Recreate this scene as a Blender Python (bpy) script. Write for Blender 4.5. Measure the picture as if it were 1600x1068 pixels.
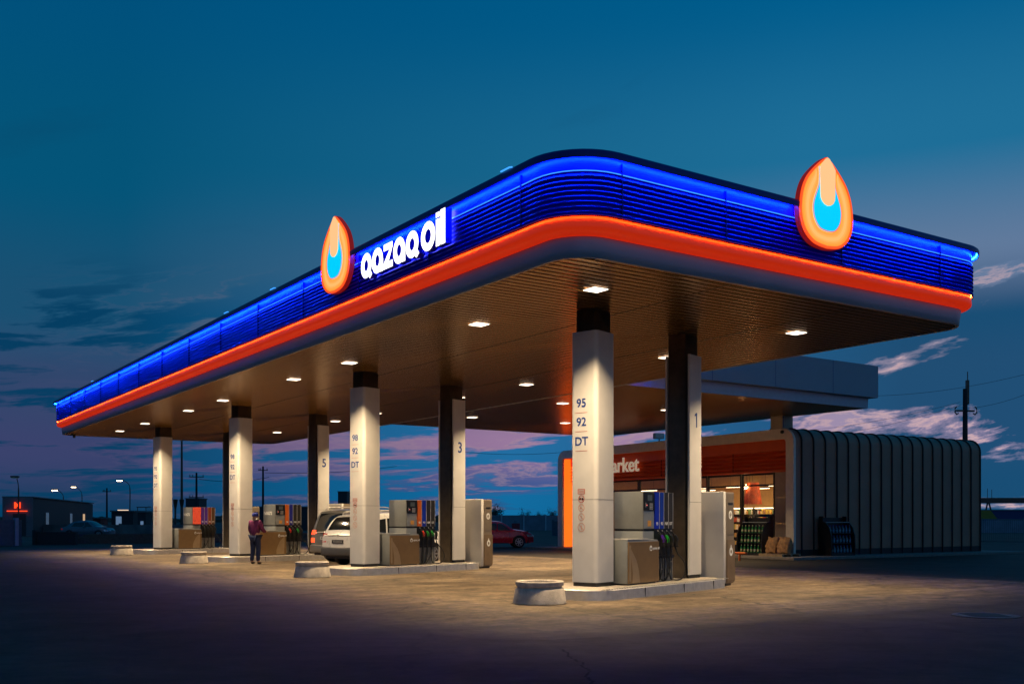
import bpy, bmesh, math, random
from mathutils import Vector, Matrix
random.seed(7)
R_ = math.radians
S = bpy.context.scene
for o in list(bpy.data.objects): bpy.data.objects.remove(o)
C = S.collection

# ------------------------------------------------------------------ camera
F = 1593.0
cd = bpy.data.cameras.new("camera"); cam = bpy.data.objects.new("camera", cd); C.objects.link(cam)
cam.location = (0, 0, 1.5); cam.rotation_euler = (R_(90), 0, 0)
cd.sensor_width = 36; cd.lens = F/1600*36; cd.shift_y = (812-534)/1600.0
cd.clip_start = .1; cd.clip_end = 6000
S.camera = cam
S.render.engine = 'CYCLES'; S.cycles.sample_clamp_indirect = 2.0
S.view_settings.view_transform = 'Standard'; S.view_settings.look = 'None'
S.view_settings.exposure = 0; S.view_settings.gamma = 1

def srgb(r, g, b):
    f = lambda c: c/12.92 if c <= .04045 else ((c+.055)/1.055)**2.4
    return (f(r/255), f(g/255), f(b/255), 1)

# ------------------------------------------------------------------ world: dusk sky with clouds
W = bpy.data.worlds.new("World"); S.world = W; W.use_nodes = True
nt = W.node_tree; nt.nodes.clear()
def N(t, **k):
    n = nt.nodes.new(t)
    for a, b in k.items(): setattr(n, a, b)
    return n
def L(a, b): nt.links.new(a, b)
def mth(op, a, b=None, c=None, clamp=False):
    n = N('ShaderNodeMath', operation=op); n.use_clamp = clamp
    for i, v in enumerate((a, b, c)):
        if v is None: continue
        if isinstance(v, (int, float)): n.inputs[i].default_value = v
        else: L(v, n.inputs[i])
    return n.outputs[0]
def ramp(fac, pts, interp='EASE'):
    n = N('ShaderNodeValToRGB'); n.color_ramp.interpolation = interp
    el = n.color_ramp.elements
    while len(el) > 1: el.remove(el[-1])
    el[0].position = pts[0][0]; el[0].color = pts[0][1]
    for p, c in pts[1:]:
        e = el.new(p); e.color = c
    L(fac, n.inputs[0]); return n.outputs[0]
def mixc(f, a, b):
    n = N('ShaderNodeMix', data_type='RGBA'); n.clamp_factor = True
    L(f, n.inputs[0]); 
    for i, v in ((6, a), (7, b)):
        if isinstance(v, tuple): n.inputs[i].default_value = v
        else: L(v, n.inputs[i])
    return n.outputs[2]
tc = N('ShaderNodeTexCoord'); sx = N('ShaderNodeSeparateXYZ'); L(tc.outputs['Generated'], sx.inputs[0])
X_, Y_, Z_ = sx.outputs
zz = mth('MAXIMUM', Z_, 0.0)
yy = mth('MAXIMUM', mth('ABSOLUTE', Y_), .3)
az = mth('DIVIDE', X_, yy)                       # tan of azimuth, -0.5 .. 0.5 in view
el = mth('DIVIDE', zz, mth('MAXIMUM', mth('SQRT', mth('ADD', mth('MULTIPLY', X_, X_), mth('MULTIPLY', Y_, Y_))), .05))
elc = mth('MULTIPLY', el, 1.6, clamp=True)       # 0.51*1.6=.82 at picture top
azf = mth('ADD', az, .5, clamp=True)
left = ramp(elc, [(0, srgb(10,58,92)), (.10, srgb(58,66,108)), (.19, srgb(52,70,108)), (.30, srgb(26,80,114)), (.5, srgb(4,84,120)), (.82, srgb(0,80,124)), (1, srgb(0,70,116))])
right = ramp(elc, [(0, srgb(16,100,150)), (.05, srgb(74,100,164)), (.12, srgb(190,146,182)), (.22, srgb(176,150,166)), (.30, srgb(120,130,158)), (.36, srgb(84,118,154)), (.55, srgb(30,110,152)), (.82, srgb(0,92,140)), (1, srgb(0,78,124))])
base = mixc(mth('MULTIPLY', mth('SUBTRACT', azf, .12), 1.5, clamp=True), left, right)
base = mixc(mth('MULTIPLY', mth('MULTIPLY', mth('SUBTRACT', azf, .58), 4.0, clamp=True), mth('MULTIPLY', mth('SUBTRACT', .34, el), 2.6, clamp=True)), base, srgb(130,134,162))
# cloud layer
den = mth('ADD', zz, .075)
cv = N('ShaderNodeCombineXYZ')
L(mth('MULTIPLY', az, 4.4), cv.inputs[0]); L(mth('MULTIPLY', mth('POWER', el, .8), mth('SUBTRACT', 27.0, mth('MULTIPLY', azf, 13.0))), cv.inputs[1])
mp = N('ShaderNodeMapping'); L(cv.outputs[0], mp.inputs[0]); mp.inputs['Scale'].default_value = (1, 1, 1); mp.inputs['Location'].default_value = (3.1, 1.7, 0)
nz = N('ShaderNodeTexNoise'); L(mp.outputs[0], nz.inputs['Vector'])
nz.inputs['Scale'].default_value = 1.45; nz.inputs['Detail'].default_value = 9; nz.inputs['Roughness'].default_value = .62; nz.inputs['Distortion'].default_value = .35
nv = nz.outputs[0]
lowband = ramp(elc, [(0, (1,1,1,1)), (.29, (1,1,1,1)), (.40, (0,0,0,1)), (1, (0,0,0,1))])
# more cloud to the right
cov = mth('SUBTRACT', mth('MULTIPLY', mth('MULTIPLY', azf, azf), .11), .0)
m0 = mth('MULTIPLY', mth('SUBTRACT', mth('ADD', nv, cov), .487), 15.0, clamp=True)
mask = mth('MULTIPLY', m0, lowband)
ccol = mixc(azf, srgb(4,60,96), srgb(6,74,114))
ccol2 = mixc(mth('MULTIPLY', mth('SUBTRACT', 1.0, mth('ABSOLUTE', mth('MULTIPLY', mth('SUBTRACT', azf, .5), 2.6))), 1.0, clamp=True), ccol, srgb(16,108,160))
sky1 = mixc(mth('MULTIPLY', mask, .96), base, ccol2)
# warm cloud rims on the right
rim = mth('MULTIPLY', mth('SUBTRACT', 1.0, mth('ABSOLUTE', mth('MULTIPLY', mth('SUBTRACT', mth('ADD', nv, cov), .475), 34.0)), clamp=True), lowband)
warm = mixc(azf, srgb(74,70,110), srgb(214,178,180))
sky2 = mixc(mth('MULTIPLY', rim, mth('MULTIPLY', azf, .95)), sky1, warm)
# faint wisps higher up
nz2 = N('ShaderNodeTexNoise'); mp2 = N('ShaderNodeMapping'); L(cv.outputs[0], mp2.inputs[0]); mp2.inputs['Scale'].default_value = (.8, .5, 1); mp2.inputs['Location'].default_value = (9, 4, 0)
L(mp2.outputs[0], nz2.inputs['Vector']); nz2.inputs['Scale'].default_value = 1.0; nz2.inputs['Detail'].default_value = 6
wsp = mth('MULTIPLY', mth('MULTIPLY', mth('SUBTRACT', nz2.outputs[0], .60), 5.0, clamp=True), .32)
sky3 = mixc(wsp, sky2, srgb(12,62,96))
bg = N('ShaderNodeBackground'); L(sky3, bg.inputs[0]); bg.inputs[1].default_value = 1.0
wo = N('ShaderNodeOutputWorld'); L(bg.outputs[0], wo.inputs[0])

# ------------------------------------------------------------------ materials
MATS = {}
def mat(name, col, rough=.5, metal=0, emis=None, es=0, var=.08, vs=6, bump=0, bs=40, spec=.5, coat=0, trans=0, coord='Object'):
    if name in MATS: return MATS[name]
    m = bpy.data.materials.new(name); m.use_nodes = True
    t = m.node_tree; b = t.nodes['Principled BSDF']
    if len(col) == 3: col = (*col, 1)
    b.inputs['Base Color'].default_value = col
    b.inputs['Roughness'].default_value = rough; b.inputs['Metallic'].default_value = metal
    b.inputs['Specular IOR Level'].default_value = spec
    b.inputs['Coat Weight'].default_value = coat
    b.inputs['Transmission Weight'].default_value = trans
    if emis:
        b.inputs['Emission Color'].default_value = (*emis[:3], 1); b.inputs['Emission Strength'].default_value = es
    tcn = t.nodes.new('ShaderNodeTexCoord')
    if var:
        n = t.nodes.new('ShaderNodeTexNoise'); n.inputs['Scale'].default_value = vs; n.inputs['Detail'].default_value = 5
        t.links.new(tcn.outputs[coord], n.inputs['Vector'])
        mr = t.nodes.new('ShaderNodeMapRange'); mr.inputs[3].default_value = 1-var*1.6; mr.inputs[4].default_value = 1+var*1.6
        mr.inputs[1].default_value = .25; mr.inputs[2].default_value = .75
        t.links.new(n.outputs[0], mr.inputs[0])
        mx = t.nodes.new('ShaderNodeMix'); mx.data_type = 'RGBA'; mx.blend_type = 'MULTIPLY'; mx.inputs[0].default_value = 1
        mx.inputs[6].default_value = col; t.links.new(mr.outputs[0], mx.inputs[7])
        t.links.new(mx.outputs[2], b.inputs['Base Color'])
        mr2 = t.nodes.new('ShaderNodeMapRange'); mr2.inputs[3].default_value = max(0, rough-.06); mr2.inputs[4].default_value = min(1, rough+.08)
        t.links.new(n.outputs[0], mr2.inputs[0]); t.links.new(mr2.outputs[0], b.inputs['Roughness'])
    if bump:
        n2 = t.nodes.new('ShaderNodeTexNoise'); n2.inputs['Scale'].default_value = bs; n2.inputs['Detail'].default_value = 6
        t.links.new(tcn.outputs[coord], n2.inputs['Vector'])
        bp = t.nodes.new('ShaderNodeBump'); bp.inputs['Strength'].default_value = bump; bp.inputs['Distance'].default_value = .02
        t.links.new(n2.outputs[0], bp.inputs['Height']); t.links.new(bp.outputs[0], b.inputs['Normal'])
    MATS[name] = m; return m

def glassmat(name, tint, alpha):
    m = bpy.data.materials.new(name); m.use_nodes = True; t = m.node_tree; t.nodes.clear()
    o = t.nodes.new('ShaderNodeOutputMaterial'); g = t.nodes.new('ShaderNodeBsdfGlossy'); g.inputs[1].default_value = .01
    tr = t.nodes.new('ShaderNodeBsdfTransparent'); tr.inputs[0].default_value = (*tint, 1)
    fr = t.nodes.new('ShaderNodeLayerWeight'); fr.inputs[0].default_value = .3
    pw = t.nodes.new('ShaderNodeMath'); pw.operation = 'POWER'; t.links.new(fr.outputs['Facing'], pw.inputs[0]); pw.inputs[1].default_value = 2.5
    mr = t.nodes.new('ShaderNodeMapRange'); mr.inputs[3].default_value = alpha; mr.inputs[4].default_value = .7
    mx = t.nodes.new('ShaderNodeMixShader')
    t.links.new(pw.outputs[0], mr.inputs[0]); t.links.new(mr.outputs[0], mx.inputs[0])
    t.links.new(tr.outputs[0], mx.inputs[1]); t.links.new(g.outputs[0], mx.inputs[2]); t.links.new(mx.outputs[0], o.inputs[0])
    MATS[name] = m; return m

M_white = mat('white_panel', (.72,.70,.66), .42, 0, var=.04, vs=3, coat=.15)
M_post = mat('dark_post', (.09,.075,.06), .35, .6, var=.12)
M_trim = mat('grey_trim', (.46,.45,.50), .4, .3, var=.05, vs=1)
M_blue = mat('blue_fascia_paint', (.008,.024,.88), .38, .1, var=.05, vs=1.5)
M_lip = mat('navy_lip', (.008,.014,.22), .4, .2, var=.05)
M_led = mat('blue_led', (.1,.4,1), .5, emis=(.002,.040,1), es=230, var=0)
M_tip_refl = mat('blue_tip_and_reflection', (.1,.4,1), .5, emis=(.05,.34,1), es=1.3, var=0)
M_orled = mat('orange_led', (1,.2,.02), .5, emis=(1,.14,.015), es=70, var=0)
M_oband = mat('orange_lit_band', (.85,.10,.02), .45, emis=(1,.035,.004), es=.42, var=.04)
M_slat = mat('soffit_slat', (.42,.205,.05), .25, .85, var=0, vs=2)
M_gap = mat('soffit_gap', (.012,.010,.008), .7, var=.05)
M_roof = mat('roof_membrane', (.15,.15,.16), .8)
M_lamp = mat('lamp_diffuser', (1,1,1), .5, emis=(1,.86,.66), es=3.2, var=0)
M_frame = mat('lamp_frame', (.5,.48,.45), .4, .5)
M_alu = mat('aluminium', (.60,.58,.55), .34, .45, var=.1, vs=8)
M_kerbtop = mat('island_top', (.45,.40,.33), .55, .2, var=.25, vs=14, bump=.4, bs=60)
M_conc = mat('planter_concrete', (.55,.49,.41), .85, var=.18, vs=7, bump=.5, bs=50)
M_soil = mat('soil', (.08,.06,.04), .95, var=.3, vs=30, bump=.8)
M_grey = mat('dispenser_grey', (.27,.285,.28), .4, .35, var=.05)
M_brown = mat('dispenser_brown', (.26,.165,.075), .38, .3, var=.05)
M_brown2 = mat('dispenser_swoosh', (.40,.29,.17), .4, .3, var=.05)
M_black = mat('black_plastic', (.012,.012,.013), .35, var=.1)
M_rubber = mat('rubber', (.012,.012,.012), .5, var=.1)
M_ink = mat('blue_ink', (.01,.05,.26), .5, var=0)
M_whiteink = mat('white_ink', (.85,.85,.82), .5, var=0)
M_redink = mat('red_ink', (.55,.13,.07), .5, var=0)
M_paleink = mat('pale_red_ink', (.66,.36,.26), .5, var=0)
M_sign = mat('letter_face', (1,1,1), .5, emis=(1,.98,.95), es=2.6, var=0)
M_asph = None

# ------------------------------------------------------------------ mesh builder
class MB:
    def __init__(s): s.v = []; s.f = []; s.m = []
    def add(s, vs, fs, mi=0):
        o = len(s.v); s.v += [tuple(p) for p in vs]
        for f in fs: s.f.append([i+o for i in f]); s.m.append(mi)
        return s
    def box(s, x0, y0, z0, x1, y1, z1, mi=0):
        v = [(x0,y0,z0),(x1,y0,z0),(x1,y1,z0),(x0,y1,z0),(x0,y0,z1),(x1,y0,z1),(x1,y1,z1),(x0,y1,z1)]
        return s.add(v, [(0,3,2,1),(4,5,6,7),(0,1,5,4),(1,2,6,5),(2,3,7,6),(3,0,4,7)], mi)
    def cyl(s, p0, p1, r0, r1=None, n=12, mi=0, cap=True):
        r1 = r0 if r1 is None else r1
        p0 = Vector(p0); p1 = Vector(p1); d = (p1-p0).normalized()
        a = d.orthogonal().normalized(); b = d.cross(a)
        v = []
        for p, r in ((p0, r0), (p1, r1)):
            for i in range(n):
                t = 2*math.pi*i/n; v.append(p + a*r*math.cos(t) + b*r*math.sin(t))
        f = [(i, (i+1) % n, n+(i+1) % n, n+i) for i in range(n)]
        if cap: f += [tuple(range(n-1, -1, -1)), tuple(range(n, 2*n))]
        return s.add(v, f, mi)
    def tube(s, pts, r, n=8, mi=0, closed=False):
        pts = [Vector(p) for p in pts]; k = len(pts); v = []
        ref = Vector((0,0,1))
        for i, p in enumerate(pts):
            if closed: d = pts[(i+1) % k]-pts[i-1]
            else: d = pts[min(i+1, k-1)]-pts[max(i-1, 0)]
            d.normalize(); u = ref if abs(d.dot(ref)) < .97 else Vector((1,0,0))
            a = d.cross(u).normalized(); b = a.cross(d)
            rr = r[i] if isinstance(r, (list, tuple)) else r
            for j in range(n):
                t = 2*math.pi*j/n; v.append(p + a*rr*math.cos(t) + b*rr*math.sin(t))
        f = []
        for i in range(k if closed else k-1):
            q = (i+1) % k
            for j in range(n): f.append((i*n+j, i*n+(j+1) % n, q*n+(j+1) % n, q*n+j))
        if not closed: f += [tuple(range(n-1, -1, -1)), tuple(range((k-1)*n, k*n))]
        return s.add(v, f, mi)
    def lathe(s, prof, n=32, c=(0,0,0), mi=0):
        v = []
        for r, z in prof:
            for j in range(n):
                t = 2*math.pi*j/n; v.append((c[0]+r*math.cos(t), c[1]+r*math.sin(t), c[2]+z))
        f = []
        for i in range(len(prof)-1):
            for j in range(n): f.append((i*n+j, i*n+(j+1) % n, (i+1)*n+(j+1) % n, (i+1)*n+j))
        return s.add(v, f, mi)
    def prism(s, poly, o, a, b, d, mi=0, mside=None):
        """poly (p,q) placed at o + a*p + b*q, thickness vector d"""
        o, a, b, d = Vector(o), Vector(a), Vector(b), Vector(d)
        n = len(poly); v = [o+a*p+b*q for p, q in poly] + [o+a*p+b*q+d for p, q in poly]
        s.add(v, [tuple(range(n-1, -1, -1)), tuple(range(n, 2*n))], mi)
        k = len(s.v)-2*n
        for i in range(n):
            s.f.append([k+i, k+(i+1) % n, k+n+(i+1) % n, k+n+i]); s.m.append(mi if mside is None else mside)
        return s
    def ringshape(s, outer, inner, o, a, b, d, mi=0, mside=None):
        o, a, b, d = Vector(o), Vector(a), Vector(b), Vector(d); n = len(outer); k = len(s.v)
        for off in (Vector((0,0,0)), d):
            for P in (outer, inner): s.v += [tuple(o+a*p+b*q+off) for p, q in P]
        ms = mi if mside is None else mside
        for i in range(n):
            j = (i+1) % n
            for q, mm in (((k+i, k+j, k+n+j, k+n+i), mi), ((k+2*n+i, k+2*n+j, k+3*n+j, k+3*n+i), mi), ((k+i, k+j, k+2*n+j, k+2*n+i), ms), ((k+n+i, k+n+j, k+3*n+j, k+3*n+i), ms)):
                s.f.append(list(q)); s.m.append(mm)
        return s
    def text(s, txt, size, o, a, b, d, mi=0, align='LEFT', bold=0):
        cu = bpy.data.curves.new('t', 'FONT'); cu.body = txt; cu.size = size; cu.align_x = align
        cu.offset = bold; cu.extrude = .5; cu.resolution_u = 4
        ob = bpy.data.objects.new('t', cu); C.objects.link(ob)
        dg = bpy.context.evaluated_depsgraph_get(); me = bpy.data.meshes.new_from_object(ob.evaluated_get(dg))
        o, a, b, d = Vector(o), Vector(a), Vector(b), Vector(d)
        s.add([o+a*v.co.x+b*v.co.y+d*(v.co.z+.5) for v in me.vertices], [tuple(p.vertices) for p in me.polygons], mi)
        bpy.data.objects.remove(ob); bpy.data.curves.remove(cu); bpy.data.meshes.remove(me); return s
    def build(s, name, m, parent=None, loc=None, rz=0, smooth=None, bevel=0):
        me = bpy.data.meshes.new(name); me.from_pydata([tuple(p) for p in s.v], [], s.f)
        for mm in (m if isinstance(m, (list, tuple)) else [m]): me.materials.append(mm)
        for p, i in zip(me.polygons, s.m): p.material_index = i
        bm = bmesh.new(); bm.from_mesh(me); bmesh.ops.recalc_face_normals(bm, faces=bm.faces)
        if bevel:
            eds = [e for e in bm.edges if len(e.link_faces) == 2 and e.calc_face_angle(0) > .6]
            bmesh.ops.bevel(bm, geom=eds, offset=bevel, segments=2, affect='EDGES', profile=.5)
        bm.to_mesh(me); bm.free()
        if smooth is not None:
            me.polygons.foreach_set('use_smooth', [True]*len(me.polygons)); me.set_sharp_from_angle(angle=R_(smooth))
        o = bpy.data.objects.new(name, me); C.objects.link(o)
        if parent: o.parent = parent
        if loc: o.location = loc
        if rz: o.rotation_euler.z = rz
        return o
def tag(o, label=None, cat=None, group=None, kind=None):
    if label: o['label'] = label
    if cat: o['category'] = cat
    if group: o['group'] = group
    if kind: o['kind'] = kind
    return o
def thing(name, label, cat, loc=(0,0,0), rz=0, group=None):
    o = bpy.data.objects.new(name, None); C.objects.link(o); o.location = loc; o.rotation_euler.z = rz
    o.empty_display_size = .2
    return tag(o, label, cat, group)
def kids(o): return [c for c in bpy.data.objects if c.parent == o]
def dup(root, loc, rz, label, group=None):
    def cp(o, par):
        c = o.copy(); C.objects.link(c); c.parent = par
        for ch in kids(o): cp(ch, c)
        return c
    r = cp(root, None); r.location = loc; r.rotation_euler.z = rz; r['label'] = label
    if group: r['group'] = group
    return r
def at(u, v, Y): return Vector(((u-800)/F*Y, Y, 1.5-(v-812)/F*Y))
def arc(cx, cy, r, a0, a1, n): return [(cx+r*math.cos(R_(a0+(a1-a0)*i/n)), cy+r*math.sin(R_(a0+(a1-a0)*i/n))) for i in range(n+1)]
def rrect(x0, y0, x1, y1, r, n=8):
    return arc(x1-r, y0+r, r, -90, 0, n)+arc(x1-r, y1-r, r, 0, 90, n)+arc(x0+r, y1-r, r, 90, 180, n)+arc(x0+r, y0+r, r, 180, 270, n)

# ------------------------------------------------------------------ ground
def ground_mat(name, c1, c2, rough, slab=False):
    m = bpy.data.materials.new(name); m.use_nodes = True; t = m.node_tree; b = t.nodes['Principled BSDF']
    g = t.nodes.new('ShaderNodeTexCoord')
    def noise(sc, det, rg=.6, dist=0):
        n = t.nodes.new('ShaderNodeTexNoise'); n.inputs['Scale'].default_value = sc; n.inputs['Detail'].default_value = det
        n.inputs['Roughness'].default_value = rg; n.inputs['Distortion'].default_value = dist
        t.links.new(g.outputs['Object'], n.inputs['Vector']); return n.outputs[0]
    def rm(f, p0, a, p1, c):
        r = t.nodes.new('ShaderNodeValToRGB'); e = r.color_ramp.elements
        e[0].position = p0; e[0].color = a; e[1].position = p1; e[1].color = c; t.links.new(f, r.inputs[0]); return r.outputs[0]
    def mul(a, b_, f=1):
        x = t.nodes.new('ShaderNodeMix'); x.data_type = 'RGBA'; x.blend_type = 'MULTIPLY'; x.inputs[0].default_value = f
        t.links.new(a, x.inputs[6]); t.links.new(b_, x.inputs[7]); return x.outputs[2]
    col = rm(noise(.35, 5, .6, .6), .38, (*c1, 1), .66, (*c2, 1))
    if slab:
        sp = t.nodes.new('ShaderNodeSeparateXYZ'); t.links.new(g.outputs['Object'], sp.inputs[0])
        def mm(op, a, b_, cl=False):
            q = t.nodes.new('ShaderNodeMath'); q.operation = op; q.use_clamp = cl
            for i, v in enumerate((a, b_)):
                if isinstance(v, (int, float)): q.inputs[i].default_value = v
                else: t.links.new(v, q.inputs[i])
            return q.outputs[0]
        e = mm('MINIMUM', mm('ADD', sp.outputs[0], 3.0), mm('ADD', sp.outputs[1], 2.4))
        e = mm('ADD', e, mm('MULTIPLY', mm('SUBTRACT', noise(1.3, 6, .65, .8), .5), 2.2))
        e = mm('MULTIPLY', e, .36, True)
        x = t.nodes.new('ShaderNodeMix'); x.data_type = 'RGBA'; t.links.new(e, x.inputs[0]); t.links.new(rm(noise(.35, 5, .6, .6), .38, (.025,.019,.011,1), .66, (.040,.030,.018,1)), x.inputs[6]); t.links.new(col, x.inputs[7]); col = x.outputs[2]
    col = mul(col, rm(noise(1.6, 6, .7, 1.2), .36, (.42,.40,.39,1), .58, (1,1,1,1)))
    col = mul(col, rm(noise(60, 3), .3, (.75,.75,.75,1), .7, (1.15,1.15,1.15,1)))
    col = mul(col, rm(noise(7, 6, .75, .4), .30, (.45,.43,.41,1), .54, (1.02,1.02,1.02,1)))
    mpg = t.nodes.new('ShaderNodeMapping'); mpg.inputs['Rotation'].default_value = (0,0,.5); mpg.inputs['Scale'].default_value = (.22,2.2,1); t.links.new(g.outputs['Object'], mpg.inputs[0])
    ns = t.nodes.new('ShaderNodeTexNoise'); ns.inputs['Scale'].default_value = 1.1; ns.inputs['Detail'].default_value = 7; ns.inputs['Roughness'].default_value = .7; t.links.new(mpg.outputs[0], ns.inputs['Vector'])
    col = mul(col, rm(ns.outputs[0], .40, (.58,.56,.54,1), .56, (1.05,1.05,1.05,1)))
    vs = t.nodes.new('ShaderNodeTexVoronoi'); vs.inputs['Scale'].default_value = 1.7; t.links.new(g.outputs['Object'], vs.inputs['Vector'])
    col = mul(col, rm(vs.outputs['Distance'], .06, (.35,.33,.31,1), .16, (1,1,1,1)), .7)
    # long cracks
    vo = t.nodes.new('ShaderNodeTexVoronoi'); vo.feature = 'DISTANCE_TO_EDGE'; vo.inputs['Scale'].default_value = .16
    wv = t.nodes.new('ShaderNodeTexNoise'); wv.inputs['Scale'].default_value = 1.1; wv.inputs['Detail'].default_value = 6
    t.links.new(g.outputs['Object'], wv.inputs['Vector'])
    av = t.nodes.new('ShaderNodeVectorMath'); av.operation = 'MULTIPLY_ADD'; t.links.new(wv.outputs[1], av.inputs[0]); av.inputs[1].default_value = (1.3,1.3,0); t.links.new(g.outputs['Object'], av.inputs[2])
    t.links.new(av.outputs[0], vo.inputs['Vector'])
    cr = rm(vo.outputs['Distance'], .002, (.15,.15,.15,1), .007, (1,1,1,1)); col = mul(col, cr, .85)
    t.links.new(col, b.inputs['Base Color'])
    rr = t.nodes.new('ShaderNodeMapRange'); rr.inputs[3].default_value = rough-.18; rr.inputs[4].default_value = rough+.15
    t.links.new(noise(.9, 6, .65, .8), rr.inputs[0]); t.links.new(rr.outputs[0], b.inputs['Roughness'])
    bp = t.nodes.new('ShaderNodeBump'); bp.inputs['Strength'].default_value = .35; bp.inputs['Distance'].default_value = .012
    t.links.new(noise(90, 4), bp.inputs['Height'])
    bp2 = t.nodes.new('ShaderNodeBump'); bp2.inputs['Strength'].default_value = .5; bp2.inputs['Distance'].default_value = .03
    t.links.new(noise(3.5, 5), bp2.inputs['Height']); t.links.new(bp.outputs[0], bp2.inputs['Normal'])
    t.links.new(bp2.outputs[0], b.inputs['Normal']); return m
M_asph = ground_mat('asphalt', (.024,.018,.009), (.044,.033,.017), .78)
M_slab = ground_mat('forecourt_concrete', (.15,.105,.06), (.33,.24,.14), .74, True)
M_field = mat('field_soil', (.045,.038,.028), .95, var=.4, vs=.2)
tag(MB().add([(-3000,-60,0),(3000,-60,0),(3000,4500,0),(-3000,4500,0)], [(0,1,2,3)]).build('ground', M_asph), kind='structure')

KA = R_(34.14); K = Vector((.95, 15.85, 0))
def LR(l, r, z=0): return K + Vector((r*math.cos(KA)-l*math.sin(KA), r*math.sin(KA)+l*math.cos(KA), z))
LX, RX = 41.0, 10.75           # canopy size: long side, short side
tag(MB().add([(p, q, .004) for p, q in rrect(-3.0,-2.4,14.5,LX+1.5,1.5,4)], [tuple(range(20))]).build('forecourt', M_slab, loc=K, rz=KA), kind='structure')
tag(MB().add([(-1.21,-.6,.0052),(-1.19,-.6,.0052),(-1.19,LX,.0052),(-1.21,LX,.0052)],[(0,1,2,3)]).add([(-1.21,-.61,.0053),(14,-.61,.0053),(14,-.59,.0053),(-1.21,-.59,.0053)],[(0,1,2,3)]).build('pavement_joint', mat('joint_tar', (.03,.025,.02), .7, var=.2), loc=K, rz=KA), kind='structure')
tag(MB().add([tuple(at(u,812,Y).xy)+(.006,) for u,Y in ((-400,62),(560,62),(560,120),(-400,120))], [(0,1,2,3)]).build('verge', M_field), kind='structure')
tag(MB().add([tuple(at(u,812,Y).xy)+(.006,) for u,Y in ((700,70),(2600,70),(2600,2000),(400,2000))], [(0,1,2,3)]).build('field', M_field), kind='structure')

# ------------------------------------------------------------------ fuel canopy
def sweep(mb, prof, x1, y1, r0, n=10, mi=0, closed=False):
    """profile (offset, z) swept round the rounded rectangle 0..x1, 0..y1"""
    rings = []
    for o, z in prof:
        rings.append([(p, q, z) for p, q in rrect(-o, -o, x1+o, y1+o, max(.02, r0+o), n)])
    k = len(rings[0]); base = len(mb.v)
    for r in rings: mb.v += r
    for i in range(len(rings) if closed else len(rings)-1):
        i2 = (i+1) % len(rings)
        for j in range(k):
            j2 = (j+1) % k
            mb.f.append([base+i*k+j, base+i*k+j2, base+i2*k+j2, base+i2*k+j]); mb.m.append(mi)
    return mb
def slats(x1, y1, r, z, pitch=.2, x0=0):   # ribs along the short side
    mb = MB(); y = .01
    while y < y1-.02:
        ya, yb = y, min(y+pitch-.045, y1-.01)
        d = 0; ym = ya if ya < r else yb
        if ya < r: d = r-math.sqrt(max(0, r*r-(r-ya)**2))
        if yb > y1-r: d = r-math.sqrt(max(0, r*r-(r-(y1-yb))**2))
        xa = x0+(d if x0 == 0 else 0)+.01; xb = x1-d-.01
        # slightly cambered slat
        v = []
        for x in (xa, xb):
            for t, dz in ((0,.028),(.04,.004),(.5,0),(.96,.004),(1,.028)): v.append((x, ya+(yb-ya)*t, z+dz))
        mb.add(v, [(i, i+1, i+6, i+5) for i in range(4)]); y += pitch
    return mb
RC = .64
cano = thing('fuel_canopy', 'long fuel station canopy with glowing blue ribbed fascia over the pumps', 'canopy', K, KA)
HB = 5.65
slats(RX, LX, RC, HB).build('soffit', M_slat, cano)
mb = MB(); mb.add([(p,q,HB+.03) for p,q in rrect(.005,.005,RX-.005,LX-.005,RC)], [tuple(range(36))]); mb.build('soffit_backing', M_gap, cano)
sweep(MB(), [(-.06,HB-.005),(.0,HB-.012),(.012,HB+.0),(.03,HB+.12),(.055,HB+.30),(.05,HB+.318),(-.02,HB+.322)], RX, LX, RC).build('trim_band', M_trim, cano, smooth=40)
sweep(MB(), [(.0,HB+.325),(.12,HB+.335),(.205,HB+.355),(.25,HB+.39),(.263,HB+.43),(.256,HB+.51),(.225,HB+.582),(.19,HB+.59)], RX, LX, RC).build('orange_light_band', M_oband, cano, smooth=60)
sweep(MB(), [(.246,HB+.606),(.246,HB+.614),(.256,HB+.614),(.256,HB+.606)], RX, LX, RC, closed=True).build('orange_light_strip', M_orled, cano)
prof = [(.19,HB+.618),(.268,HB+.618),(.275,HB+.585),(.297,HB+.585)]
z = HB+.622; pit = .080
for i in range(8):
    for t, o in ((.0,.226),(.06,.288),(.14,.296),(.28,.290),(.55,.268),(.80,.244),(.92,.226)): prof.append((o, z+pit*t))
    z += pit
prof += [(.262, z+.01), (.262, HB+1.475)]
sweep(MB(), prof, RX, LX, RC).build('blue_fascia', M_blue, cano, smooth=35)
sweep(MB(), [(.262,HB+1.476),(.262,HB+1.50),(.386,HB+1.50),(.388,HB+1.442),(.405,HB+1.442),(.41,HB+1.52),(.40,HB+1.55),(.37,HB+1.575),(.2,HB+1.58)], RX, LX, RC).build('top_lip', M_lip, cano, smooth=40)
rp = rrect(-.362,-.362,RX+.362,LX+.362,RC+.362)
MB().tube([(p,q,HB+1.487) for p,q in rp], .010, 6, closed=True).build('blue_light_tube', M_led, cano)
MB().add([(p,q,HB+1.57) for p,q in rrect(-.25,-.25,RX+.25,LX+.25,RC+.25)], [tuple(range(36))]).build('roof', M_roof, cano)
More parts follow.
